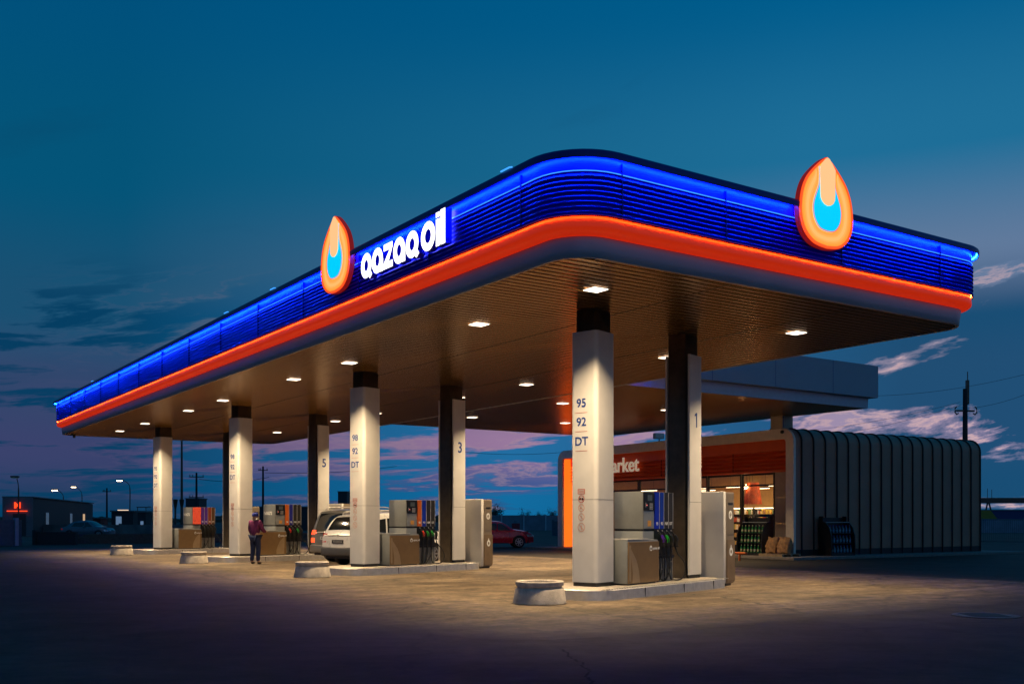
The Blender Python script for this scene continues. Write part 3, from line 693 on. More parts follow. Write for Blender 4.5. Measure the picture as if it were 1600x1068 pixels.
# ------------------------------------------------------------------ cars
def interp(pts, x):
    if x <= pts[0][0]: return pts[0][1]
    for (a, b), (c, d) in zip(pts, pts[1:]):
        if x <= c: return b+(d-b)*(x-a)/(c-a) if c > a else d
    return pts[-1][1]
def smoothpts(pts, n=8): return spline(pts, n)
def car(name, label, loc, rz, Lc, Wd, top, belt, wheels, paint, glass, side_w, rear_w, front_w, tail, rack=None, group=None, lower=None, wr=.34, plate=None, rear_lights_on=False):
    """x: 0 rear .. Lc front ; top: list (x,z)"""
    t = thing(name, label, 'car', loc, rz, group)
    ztop = lambda x: interp(top, x)
    def zbot(x):
        z = .26
        if x < .12: z = .34
        if x > Lc-.2: z = .30
        for wx in wheels:
            d = abs(x-wx)
            if d < wr+.06: z = max(z, wr+math.sqrt((wr+.06)**2-d*d)*1.0)
        return z
    def hw(x, z):
        w = Wd/2
        e = 0
        if x < .45: e = .11*(1-x/.45)**2
        if x > Lc-.9: e = .26*((x-(Lc-.9))/.9)**2.2
        w -= e
        if z < .5: w -= .05*(.5-z)/.25
        bz = interp(belt, x)
        if z > bz: w -= .30*(z-bz)**1.15*1.0+.02
        elif z > .62: w -= .02*(z-.62)/(bz-.62+1e-6)
        return w
    xs = sorted(set([round(i*.05,3) for i in range(int(Lc/.05)+1)]+[Lc]+[p[0] for p in top]))
    R = 14; mb = MB(); g = []
    for x in xs:
        zb, zt = zbot(x), ztop(x); col = []
        for i in range(R+1):
            f = i/R; z = zb+(zt-zb)*f; w = hw(x, z)
            if f > .9: w -= .05*((f-.9)/.1)**2
            col.append((w, z))
        g.append(col)
    for sgn in (1, -1):
        k0 = len(mb.v)
        for x, col in zip(xs, g): mb.v += [(x, sgn*w, z) for w, z in col]
        for i in range(len(xs)-1):
            for j in range(R): a = k0+i*(R+1)+j; mb.f.append([a, a+1, a+R+2, a+R+1]); mb.m.append(0)
    # top strip
    k0 = len(mb.v); NY = 8
    for x, col in zip(xs, g):
        w, z = col[-1]
        for j in range(NY+1):
            q = -1+2*j/NY; mb.v.append((x, w*q, z+.035*(1-q*q)))
    for i in range(len(xs)-1):
        for j in range(NY): a = k0+i*(NY+1)+j; mb.f.append([a, a+1, a+NY+2, a+NY+1]); mb.m.append(0)
    # end caps
    for idx in (0, -1):
        x, col = xs[idx], g[idx]; bul = -.05 if idx == 0 else .06
        k0 = len(mb.v)
        for w, z in col:
            for j in range(NY+1):
                q = -1+2*j/NY; mb.v.append((x+bul*(1-q*q), w*q, z))
        for i in range(R):
            for j in range(NY): a = k0+i*(NY+1)+j; mb.f.append([a, a+1, a+NY+2, a+NY+1]); mb.m.append(0)
    mb.build('body', paint, t, smooth=50)
    MB().box(.15,-Wd/2+.12,.24,Lc-.3,Wd/2-.12,.9).build('underbody', M_black, t)
    # side windows
    for sgn in (1, -1):
        for (xa, za0, xb, zb0, xc, zc0, xd, zd0) in side_w:   # quad: rear-low, front-low, front-high, rear-high
            mb = MB(); n = 8; k0 = len(mb.v)
            for i in range(n+1):
                for j in range(n+1):
                    u_, v_ = i/n, j/n
                    x = (xa*(1-u_)+xb*u_)*(1-v_)+(xd*(1-u_)+xc*u_)*v_
                    z = (za0*(1-u_)+zb0*u_)*(1-v_)+(zd0*(1-u_)+zc0*u_)*v_
                    w = hw(x, z); f = (z-zbot(x))/(ztop(x)-zbot(x))
                    if f > .9: w -= .05*((f-.9)/.1)**2
                    mb.v.append((x, sgn*(w+.009), z))
            for i in range(n):
                for j in range(n): a = k0+i*(n+1)+j; mb.f.append([a,a+1,a+n+2,a+n+1]); mb.m.append(0)
            mb.build('side_window', glass, t, smooth=60)
    for nm, (xa, xb, fr) in (('rear_window', rear_w), ('windscreen', front_w)):
        mb = MB(); n = 10; k0 = len(mb.v)
        for i in range(n+1):
            x = xa+(xb-xa)*i/n; z = ztop(x); w = hw(x, z)-.05
            e = .02; dz = (ztop(x+e)-ztop(x-e))/(2*e); nl = math.hypot(1, dz)
            for j in range(n+1):
                q = -1+2*j/n; mb.v.append((x-dz/nl*.012, w*q*fr, z+.035*(1-(q*fr)**2)+.012/nl))
        for i in range(n):
            for j in range(n): a = k0+i*(n+1)+j; mb.f.append([a,a+1,a+n+2,a+n+1]); mb.m.append(0)
        mb.build(nm, glass, t, smooth=60)
    # wheels
    M_rim = mat('wheel_rim', (.45,.46,.48), .3, .9)
    for wx in wheels:
        for sgn in (1, -1):
            y1 = sgn*(Wd/2-.03); y0 = sgn*(Wd/2-.24)
            w_ = MB().cyl((wx,y0,wr),(wx,y1,wr),wr,n=28).build('wheel', M_rubber, t, smooth=40, bevel=.02)
            mb = MB().ringshape(ell(0,0,wr*.70,wr*.70,28), ell(0,0,wr*.62,wr*.62,28), (wx,y1+sgn*.002,wr), (1,0,0), (0,0,1), (0,sgn*.012,0))
            for q in range(7):
                a_ = q*2*math.pi/7; c_, s_ = math.cos(a_), math.sin(a_); hw_ = .028
                mb.prism([(-s_*hw_, c_*hw_), (s_*hw_, -c_*hw_), (c_*wr*.64+s_*hw_*.8, s_*wr*.64-c_*hw_*.8), (c_*wr*.64-s_*hw_*.8, s_*wr*.64+c_*hw_*.8)], (wx,y1+sgn*.003,wr), (1,0,0), (0,0,1), (0,sgn*.010,0))
            mb.prism(ell(0,0,.06,.06,16), (wx,y1+sgn*.004,wr), (1,0,0), (0,0,1), (0,sgn*.016,0)); mb.build('rim', M_rim, w_)
    # lights
    M_tail = mat('tail_on' if rear_lights_on else 'tail_lamp', (.55,.02,.01), .25, emis=(1,.08,.02) if rear_lights_on else (.6,.02,.01), es=2.2 if rear_lights_on else .12, var=0)
    for sgn in (1, -1):
        for (z0, z1) in tail:
            mb = MB(); w0 = hw(0.0, z0)
            y0, y1 = w0-.20, w0+.012
            xr = lambda z: next((x for x in [i*.01 for i in range(0, 60)] if ztop(x) >= z), 0)
            x0 = xr(z0); x1 = xr(z1)
            v = [(x0-.03,sgn*y0,z0),(x0-.0,sgn*(hw(x0,z0)+.014),z0),(x0+.16,sgn*(hw(.16,z0)+.014),z0+.02),(x1-.03,sgn*y0,z1),(x1-.0,sgn*(hw(x1,z1)+.014),z1),(x1+.16,sgn*(hw(.16,z1)+.014),z1-.02)]
            mb.add(v+[(x+.05,y*.93,z) for x,y,z in v], [(0,1,4,3),(1,2,5,4),(0,3,9,6),(2,8,11,5),(0,6,7,1),(1,7,8,2),(3,4,10,9),(4,5,11,10)]); mb.build('tail_light', M_tail, t)
        hz = ztop(Lc-.12); w0 = hw(Lc-.25, hz-.1)
        mb = MB(); mb.add([(Lc-.42,sgn*(hw(Lc-.42,hz-.05)+.012),hz-.02),(Lc-.10,sgn*(hw(Lc-.10,hz-.1)+.015),hz-.06),(Lc-.06,sgn*(hw(Lc-.06,hz-.1)+.012),hz-.16),(Lc-.36,sgn*(hw(Lc-.36,hz-.15)+.014),hz-.15),(Lc+.02,sgn*(w0-.35),hz-.07),(Lc+.04,sgn*(w0-.35),hz-.17)], [(0,1,2,3),(1,4,5,2)]); mb.build('headlight', mat('headlight', (.8,.85,.9), .15, .2, var=0), t)
        zb_ = interp(belt, front_w[0]-.1)
        MB().box(front_w[0]-.42, min(sgn*(Wd/2-.05),sgn*(Wd/2+.16)), zb_+.0, front_w[0]-.30, max(sgn*(Wd/2-.05),sgn*(Wd/2+.16)), zb_+.13).build('wing_mirror', paint, t, bevel=.03, smooth=60)
        if rack:
            mb = MB(); ra, rb = rack
            pts = spline([(ra,sgn*(Wd/2-.28),ztop(ra)+.01),(ra+.12,sgn*(Wd/2-.28),ztop(ra+.1)+.085),((ra+rb)/2,sgn*(Wd/2-.28),ztop((ra+rb)/2)+.09),(rb-.12,sgn*(Wd/2-.28),ztop(rb-.1)+.075),(rb,sgn*(Wd/2-.28),ztop(rb)+.005)], 6)
            mb.tube(pts, .022, 8).build('roof_rail', M_alu, t, smooth=60)
    if lower:
        mb = MB()
        mb.box(-.075,-Wd/2+.09,.33,.10,Wd/2-.09,.62); mb.build('rear_bumper', lower, t, bevel=.05, smooth=50)
    if plate:
        x_, z_, c_ = plate
        p_ = MB().box(x_-.012,-.27,z_,x_+.01,.27,z_+.12).build('number_plate', mat('plate_'+c_, (.03,.03,.035) if c_ == 'dark' else (.5,.5,.5), .4, var=.1), t)
        mb = MB(); random.seed(3)
        for q in range(7): mb.box(x_-.014,-.21+q*.062,z_+.03,x_-.0125,-.175+q*.062,z_+.09)
        mb.build('plate_marks', mat('plate_marks_'+c_, (.25,.25,.25) if c_ == 'dark' else (.06,.06,.06), .5, var=0), p_)
    # panel joints: door seams
    for sgn in (1, -1):
        mb = MB()
        for xd in ((side_w[0][0]+.02), (side_w[0][2]+.02), side_w[-1][2]-.02):
            for q in range(10):
                z0 = .48+(interp(belt, xd)-.52)*q/10; z1 = .48+(interp(belt, xd)-.52)*(q+1)/10
                w0, w1 = hw(xd, z0)+.002, hw(xd, z1)+.002
                mb.add([(xd,sgn*w0,z0),(xd+.012,sgn*w0,z0),(xd+.012,sgn*w1,z1),(xd,sgn*w1,z1)], [(0,1,2,3)])
        mb.build('door_seam', M_black, t)
    return t
M_cglass = mat('car_glass', (.012,.016,.02), .08, 0, var=0, spec=.8)
M_wpaint = mat('white_car_paint', (.82,.81,.78), .28, .1, var=.02, coat=.8)
M_spaint = mat('silver_car_paint', (.26,.265,.27), .3, .6, var=.02, coat=.7)
M_rpaint = mat('red_car_paint', (.75,.03,.07), .25, .0, var=.02, coat=.9)
M_lowgrey = mat('grey_bumper_plastic', (.07,.07,.075), .5)
# white crossover (rear towards the camera)
topW = smoothpts([(0,.98),(.06,1.06),(.20,1.28),(.36,1.48),(.52,1.60),(.75,1.67),(1.4,1.73),(2.2,1.73),(2.8,1.66),(3.1,1.52),(3.55,1.22),(3.75,1.12),(4.1,1.05),(4.4,.94),(4.55,.80)], 4)
white = car('white_crossover', 'white crossover car with rear towards the camera behind the second column', IL(1,2.55,3.9), IA, 4.55, 1.84, topW, [(0,1.0),(1,1.06),(4.5,.98)], (.90,3.55), M_wpaint, M_cglass,
    [(.62,1.12,1.25,1.08,1.35,1.55,.80,1.48),(1.32,1.08,2.28,1.05,2.28,1.58,1.42,1.56),(2.36,1.05,3.25,1.04,2.82,1.50,2.36,1.58)], (.12,.46,.86), (2.98,3.52,.9), [(.78,1.06)], rack=(.75,2.6), lower=M_lowgrey, plate=(-.055,.74,'dark'))
MB().ringshape(ell(0,1.0,.045,.04,16), ell(0,1.0,.028,.024,16), (-.02,0,0), (0,1,0), (0,0,1), (-.03,0,0)).build('badge', M_alu, white)
topS = smoothpts([(0,1.02),(.05,1.10),(.16,1.45),(.26,1.72),(.40,1.82),(.9,1.87),(1.8,1.89),(2.7,1.86),(3.05,1.76),(3.4,1.50),(3.7,1.22),(4.1,1.15),(4.5,1.10),(4.7,.98),(4.78,.80)], 4)
car('silver_suv', 'silver grey off-road car with lit tail lights, half hidden by the white car', IL(2,1.45,-3.05), IA, 4.78, 1.88, topS, [(0,1.08),(1,1.10),(4.7,1.04)], (.95,3.75), M_spaint, M_cglass,
    [(.45,1.16,1.35,1.14,1.40,1.70,.52,1.70),(1.42,1.14,2.35,1.12,2.35,1.71,1.48,1.71),(2.43,1.12,3.35,1.12,2.95,1.62,2.43,1.70)], (.03,.26,.86), (2.98,3.6,.9), [(.98,1.14),(.70,.86)], rack=(.55,2.6), lower=M_spaint, plate=(-.06,.80,'pale'), rear_lights_on=True)
topR = smoothpts([(0,.70),(.05,.88),(.35,.98),(.6,1.06),(.95,1.26),(1.25,1.38),(1.7,1.43),(2.2,1.42),(2.5,1.36),(2.9,1.14),(3.15,.99),(3.5,.93),(3.9,.85),(4.15,.74),(4.25,.55)], 4)
pc = at(815, 812, 56.2); ra = R_(8)
car('red_hatchback', 'dark red car parked side on beyond the forecourt', (pc.x-3.68*math.cos(ra), pc.y-3.4*math.sin(ra), .0), ra, 4.25, 1.70, topR, [(0,.90),(1,.93),(4.2,.88)], (.78,3.42), M_rpaint, mat('car_glass_pale', (.05,.12,.15), .06, 0, var=0, spec=1),
    [(.72,.99,1.40,.97,1.42,1.30,1.0,1.22),(1.48,.97,2.20,.95,2.20,1.33,1.50,1.32),(2.26,.95,2.92,.94,2.52,1.29,2.26,1.33)], (.62,1.15,.86), (2.55,3.08,.9), [(.68,.84)], wr=.31)

# ------------------------------------------------------------------ person
def person(loc, rz):
    J = {'pel':(0,0,.95),'spi':(0,0,1.12),'che':(0,-.01,1.33),'nek':(0,-.005,1.47),'hed':(0,.01,1.60),'top':(0,.0,1.70),
         'shl':(-.19,0,1.42),'ell':(-.25,.03,1.14),'wrl':(-.23,.16,.94),'hal':(-.22,.20,.87),
         'shr':(.19,0,1.42),'elr':(.26,.06,1.16),'wrr':(.20,.28,1.10),'har':(.18,.35,1.10),
         'hil':(-.10,0,.90),'knl':(-.12,.02,.50),'anl':(-.13,-.03,.09),'tol':(-.15,.13,.04),
         'hir':(.10,0,.90),'knr':(.11,.03,.50),'anr':(.11,0,.09),'tor':(.13,.16,.04)}
    Rr = {'pel':.155,'spi':.15,'che':.165,'nek':.06,'hed':.095,'top':.075,'shl':.075,'ell':.052,'wrl':.036,'hal':.04,'shr':.075,'elr':.052,'wrr':.036,'har':.04,
          'hil':.10,'knl':.068,'anl':.05,'tol':.04,'hir':.10,'knr':.068,'anr':.05,'tor':.04}
    ed = [('pel','spi'),('spi','che'),('che','nek'),('nek','hed'),('hed','top'),('che','shl'),('shl','ell'),('ell','wrl'),('wrl','hal'),('che','shr'),('shr','elr'),('elr','wrr'),('wrr','har'),
          ('pel','hil'),('hil','knl'),('knl','anl'),('anl','tol'),('pel','hir'),('hir','knr'),('knr','anr'),('anr','tor')]
    t = thing('person', 'person in a blue cap, purple red jacket and dark jeans standing by the third island', 'person', loc, rz)
    def skin(name, keys, edges, rad, m, sub=2, parent=t, root=None, jit=None):
        me = bpy.data.meshes.new(name); idx = {k: i for i, k in enumerate(keys)}
        me.from_pydata([keys[k] if isinstance(keys, dict) else J[k] for k in keys], [(idx[a], idx[b]) for a, b in edges], [])
        o = bpy.data.objects.new(name, me); C.objects.link(o); o.parent = parent
        o.modifiers.new('skin', 'SKIN'); sv = me.skin_vertices[0].data
        for k, i in idx.items(): sv[i].radius = (rad[k], rad[k]*(.78 if k in ('pel','spi','che') else 1)); sv[i].use_root = (k == (root or list(keys)[0]))
        s_ = o.modifiers.new('sub', 'SUBSURF'); s_.levels = sub; s_.render_levels = sub
        dg = bpy.context.evaluated_depsgraph_get(); m2 = bpy.data.meshes.new_from_object(o.evaluated_get(dg))
        o.modifiers.clear(); o.data = m2; m2.materials.clear(); m2.materials.append(m)
        m2.polygons.foreach_set('use_smooth', [True]*len(m2.polygons)); return o
    skin_m = mat('skin', (.42,.24,.16), .55, var=.04)
    # continuous body
    fj = dict(J); fr = dict(Rr); fe = list(ed)
    body = skin('body', fj, fe, fr, skin_m, root='pel')
    # fingers joined in body child
    for hk, sg in (('hal',-1),('har',1)):
        h = Vector(J[hk]); w = Vector(J['wrl' if sg < 0 else 'wrr']); d = (h-w).normalized(); side = Vector((1,0,0)) if abs(d.x) < .8 else Vector((0,1,0))
        mb = MB()
        for q in range(4):
            o_ = side*(q-1.5)*.02; ln = (.06,.075,.07,.055)[q]
            mb.tube([h+o_, h+o_+d*ln*.6, h+o_+d*ln+Vector((0,0,-.02))], [.010,.009,.007], 6)
        mb.tube([h-d*.02-side*.035*sg, h-side*.06*sg+d*.02, h-side*.055*sg+d*.05], [.011,.010,.008], 6)
        mb.build('fingers', skin_m, body, smooth=80)
    jr = {k: v+.022 for k, v in Rr.items()}
    jk = {k: J[k] for k in ('pel','spi','che','nek','shl','ell','wrl','shr','elr','wrr')}; jr['nek'] = .075; jk['nek'] = (0,0,1.455); jk['pel'] = (0,0,.92)
    jr['pel'] = .19
    skin('jacket', jk, [e for e in ed if e[0] in jk and e[1] in jk], jr, mat('jacket_cloth', (.16,.02,.09), .8, var=.35, vs=4), root='pel')
    lr = {k: v+.016 for k, v in Rr.items()}; lk = {k: J[k] for k in ('pel','hil','knl','anl','hir','knr','anr')}; lr['anl'] = lr['anr'] = .07; lr['pel'] = .165
    skin('jeans', lk, [e for e in ed if e[0] in lk and e[1] in lk], lr, mat('jeans_cloth', (.012,.022,.075), .85, var=.2), root='pel')
    for a_, b_ in (('anl','tol'),('anr','tor')):
        sk = {a_: (J[a_][0],J[a_][1]-.02,.06), b_: (J[b_][0],J[b_][1],.045)}; skin('shoe', sk, [(a_, b_)], {a_:.058,b_:.046}, M_black, root=a_)
    MB().lathe([(.112,0),(.114,.04),(.105,.085),(.075,.12),(0,.135)], 20, (0,.0,1.625)).add([(-.08,.08,1.63),(.08,.08,1.63),(.075,.18,1.615),(0,.21,1.612),(-.075,.18,1.615)], [(0,1,2,3,4)]).build('cap', mat('blue_cap', (.01,.03,.30), .7), t, smooth=60)
    # face
    mb = MB(); mb.tube([(0,.10,1.60),(0,.128,1.575),(0,.105,1.565)], [.008,.014,.008], 6); mb.build('nose', skin_m, body, smooth=80)
    for sg in (-1, 1):
        MB().lathe([(0,-.007),(.011,0),(0,.007)], 8, (sg*.033,.097,1.603)).build('eye', M_black, body)
        MB().tube([(sg*.10,.0,1.61),(sg*.112,-.01,1.595),(sg*.10,-.005,1.57)], .012, 6).build('ear', skin_m, body, smooth=80)
    MB().tube([(-.025,.096,1.545),(0,.102,1.543),(.025,.096,1.545)], .005, 6).build('mouth', M_redink, body)
pp = at(399, 812, 34.7); person((pp.x, pp.y, .004), R_(-25))

# ------------------------------------------------------------------ shop
MA = R_(31.7); MO = Vector((11.0, 39.8, 0))
def ML(x, y, z=0): return MO + Vector((x*math.cos(MA)-y*math.sin(MA), x*math.sin(MA)+y*math.cos(MA), z))
ML_, MD, MH = 16.3, 11.95, 5.1
tag(MB().box(-1.4,-1.3,.0,MD+1.5,ML_+1.0,.10).build('pavement', mat('pavement_concrete', (.20,.18,.16), .85, var=.15, bump=.3), loc=MO, rz=MA, bevel=.01), kind='structure')
shop = thing('shop_building', 'low shop with rounded ribbed dark metal shell and orange front', 'building', MO, MA)
M_shell = mat('shell_metal', (.40,.19,.125), .5, .2, var=.08, vs=1.2)
M_rim2 = mat('shell_rim', (.82,.74,.62), .45, .2, var=.05)
M_oran = mat('orange_cladding', (.74,.115,.015), .42, 0, var=.05, vs=2)
def arch(r, off=0, zb=.1):
    """outline from near foot over the roof to far foot; (y,z)"""
    y0, y1, z1 = -off, ML_+off, MH+off; rr = r+off; P = [(y0, zb)]
    P += [(y0+rr-rr*math.cos(R_(a)), z1-rr+rr*math.sin(R_(a))) for a in range(0, 91, 10)]
    P += [(y1-rr+rr*math.sin(R_(a)), z1-rr+rr*math.cos(R_(a))) for a in range(0, 91, 10)]
    return P+[(y1, zb)]
def archsolid(x0, x1, oo, oi, r=.55):
    A, B = arch(r, oo), arch(r, oi); n = len(A); mb = MB()
    mb.v = [(x0,*p) for p in A]+[(x0,*p) for p in B]+[(x1,*p) for p in A]+[(x1,*p) for p in B]
    for i in range(n-1):
        for q in ((i,i+1,n+i+1,n+i),(2*n+i,2*n+i+1,3*n+i+1,3*n+i),(i,i+1,2*n+i+1,2*n+i),(n+i,n+i+1,3*n+i+1,3*n+i)): mb.f.append(list(q)); mb.m.append(0)
    return mb
archsolid(.10, MD, 0, -.30).build('shell', M_shell, shop, smooth=35)
archsolid(-.02, .10, .012, -.40).build('front_rim', M_rim2, shop, smooth=35)
mb = MB(); npan = 17
for i in range(npan+1):
    x = .42+(MD-.46)*i/npan; s_ = archsolid(x-.016, x+.016, .055, -.01); o_ = len(mb.v); mb.v += s_.v; mb.f += [[q+o_ for q in f] for f in s_.f]; mb.m += s_.m
mb.build('standing_seam', mat('seam_dark', (.02,.022,.026), .5, .3), shop, smooth=35)
MB().box(.1,-.02,.1,MD,.01,.34).build('base_flashing', mat('seam_dark', (.02,.022,.026)), shop)
MB().box(MD-.2,.3,.1,MD-.05,ML_-.3,MH-.3).build('back_wall', M_tan, shop)
# orange reveal lining (far wall, near wall, ceiling)
MB().box(.101,ML_-.345,.1,1.0,ML_-.341,MH-.35).build('reveal_painted_glow', mat('reveal_glow_emission', (.8,.15,.02), .4, emis=(1,.125,.008), es=1.5, var=0), shop)  # emission put into the far reveal lining for its orange glow
mb = MB(); mb.box(.10,ML_-.34,.1,1.0,ML_-.30,MH-.3); mb.box(.10,.30,.1,1.0,.33,MH-.3); mb.box(.10,.33,MH-.34,1.0,ML_-.34,MH-.30)
mb.build('orange_reveal', M_oran, shop)
MB().box(.106,ML_-.358,.15,.112,ML_-.350,4.6).build('edge_light', mat('reveal_led', (1,.4,.1), .5, emis=(1,.16,.012), es=60, var=0), shop)
# fascia: flat top then louvres
mb = MB(); fx = .55
prof = [(fx,4.76),(fx,4.30)]
zt = 4.30
for i in range(5):
    prof += [(fx+.12,zt-.012),(fx+.11,zt-.05),(fx-.03,zt-.145),(fx-.03,zt-.158)]; zt -= .16
for (xa,za),(xb,zb) in zip(prof, prof[1:]): mb.add([(xa,.33,za),(xb,.33,zb),(xb,ML_-.34,zb),(xa,ML_-.34,za)], [(0,1,2,3)])
mb.box(fx+.07,.33,3.46,1.0,ML_-.34,3.5)
mb.build('orange_fascia', M_oran, shop)
mb = MB()
for y in (3.9, 8.6, 13.2): mb.box(fx-.02,y-.012,3.5,fx+.0,y+.012,4.3)
mb.build('fascia_joint', mat('seam_dark', (.02,.022,.026)), shop)
MB().text('market', 1.0, (fx-.10,13.0,3.85), (0,-1,0), (0,0,1), (-.05,0,0), bold=.012).build('market_lettering', mat('cream_letters', (.85,.75,.6), .5, emis=(1,.78,.55), es=.28, var=0), shop)
# tan wall panel near corner
mb = MB(); mb.box(1.0,.33,.1,1.12,1.95,1.35); mb.box(1.0,.33,1.36,1.12,1.95,2.42); mb.box(1.0,.33,2.43,1.12,1.95,3.46); mb.build('wall_panel', M_tan, shop)
# glazing
M_mull = mat('window_frame_dark', (.02,.02,.022), .4, .3)
M_glass = glassmat('shop_glass', (.95,.94,.92), .04)
bays = [(1.98,3.84),(3.90,5.96),(6.02,8.4),(8.46,10.8),(13.1,14.6),(14.66,15.9)]
for (ya, yb) in bays:
    w_ = MB(); w_.box(1.0,ya,.1,1.08,ya+.06,3.46); w_.box(1.0,yb-.06,.1,1.08,yb,3.46); w_.box(1.0,ya+.06,3.38,1.08,yb-.06,3.46); w_.box(1.0,ya+.06,.1,1.08,yb-.06,.45); w_.box(1.0,ya+.06,2.92,1.07,yb-.06,2.99)
    w_ = w_.build('window', M_mull, shop)
    MB().box(1.03,ya+.06,.45,1.045,yb-.06,3.38).build('pane', M_glass, w_)
dr = MB(); dr.box(1.0,10.86,.1,1.08,10.94,3.46); dr.box(1.0,13.0,.1,1.08,13.06,3.46); dr.box(1.0,10.94,2.9,1.08,13.0,3.0); dr.box(1.0,10.94,3.38,1.08,13.0,3.46)
dr = dr.build('entrance_door', M_mull, shop)
MB().box(1.03,10.94,3.0,1.045,13.0,3.38).build('pane', M_glass, dr)
MB().box(1.02,11.96,.12,1.06,13.0,2.9).build('door_leaf', mat('brown_door', (.30,.19,.10), .45), dr)
MB().box(.98,12.1,1.1,1.02,12.14,1.5).build('handle', M_alu, dr)
MB().box(1.03,10.94,.12,1.045,11.9,2.9).build('pane', M_glass, dr)
# interior
M_int = mat('interior_wall', (.62,.38,.13), .7, var=.06); M_ifl = mat('interior_floor', (.30,.26,.22), .4)
mb = MB(); mb.box(6.9,.3,.1,7.0,ML_-.3,4.4); mb.box(1.1,.30,.1,6.9,.34,4.4); mb.box(1.1,ML_-.34,.1,6.9,ML_-.30,4.4); mb.build('interior_wall', M_int, shop)
MB().box(1.1,.34,.1,6.9,ML_-.34,.13).build('interior_floor', M_ifl, shop)
MB().box(1.1,.34,3.9,6.9,ML_-.34,3.95).build('interior_ceiling', mat('interior_ceiling', (.10,.09,.09), .7), shop)
for i,(x,y) in enumerate(((2.2,2.6),(2.2,5.2),(2.2,8.2),(4.6,3.4),(4.6,6.6),(4.6,10.2),(2.4,12))):
    t = thing('linear_light', ['long thin ceiling light inside the shop nearest the tan wall','long thin ceiling light behind the middle shop mullion','long thin ceiling light left of the shop mullions','long ceiling light over the shop shelves near the tan wall','long ceiling light deeper over the shop shelves','long ceiling light deep in the shop by the counter','long ceiling light just inside the shop door'][i], 'ceiling light', ML(x,y,2.98), MA, 'linear lights inside the shop')
    MB().box(-.03,-.85,0,.03,.85,.05).build('casing', M_black, t)
    MB().box(-.02,-.84,-.02,.02,.84,-.002).build('light_tube', mat('tube_lit', (1,.9,.7), .5, emis=(1,.72,.42), es=9, var=0), t)
    MB().cyl((0,-.6,.05),(0,-.6,.9),.006,n=4).cyl((0,.6,.05),(0,.6,.9),.006,n=4).build('hanger', M_black, t)
for i,(x,y) in enumerate(((3.4,2.6),(3.4,6.2),(3.4,10.8))):
    ld = bpy.data.lights.new('shop_ceiling_lamp', 'AREA'); ld.shape = 'RECTANGLE'; ld.size = 2.5; ld.size_y = 2.5; ld.energy = 120; ld.color = (1,.58,.24)
    lo = bpy.data.objects.new('shop_ceiling_lamp', ld); C.objects.link(lo); lo.parent = shop; lo.location = (x,y,3.85)
# pendant lamp (orange strips)
t = thing('pendant_lamp', 'orange fringed pendant lamp glowing in the shop window', 'lamp', ML(2.3,4.51,2.70), MA)
mb = MB()
for i in range(26):
    a_ = 2*math.pi*i/26; c_, s_ = math.cos(a_), math.sin(a_); w_ = .055
    mb.add([(.26*c_-s_*w_*.7,.26*s_+c_*w_*.7,.45),(.26*c_+s_*w_*.7,.26*s_-c_*w_*.7,.45),(.40*c_+s_*w_*.8,.40*s_-c_*w_*.8,-.50),(.40*c_-s_*w_*.8,.40*s_+c_*w_*.8,-.50)], [(0,1,2,3)])
mb.build('lamp_shade', mat('orange_fringe', (.45,.07,.012), .7, emis=(1,.10,.01), es=.10, var=.3), t)
mb = MB()
for i in range(14):
    a_ = 2*math.pi*i/14; mb.cyl((.22*math.cos(a_),.22*math.sin(a_),.35),(.25*math.cos(a_),.25*math.sin(a_),-.62),.008,n=5)
mb.build('inner_rod', mat('brass_rod', (.7,.35,.1), .3, .8), t)
MB().lathe([(0,-.09),(.06,-.06),(.085,0),(.06,.06),(.02,.1),(0,.11)], 16, (-.40,.0,.25)).build('bulb', mat('bulb_lit', (1,.8,.5), .5, emis=(1,.68,.32), es=25, var=0), t, smooth=80)
MB().cyl((0,0,.5),(0,0,1.3),.01,n=6).build('cord', M_black, t)
t = thing('round_wall_sign', 'round orange disc on the back wall of the shop', 'sign', ML(6.86,5.3,2.5), MA)
MB().prism(ell(0,0,.75,.55,28), (0,0,0), (0,1,0), (0,0,1), (-.05,0,0)).build('disc', mat('orange_disc', (.8,.2,.03), .5, emis=(1,.25,.03), es=.25, var=.3, vs=5), t)
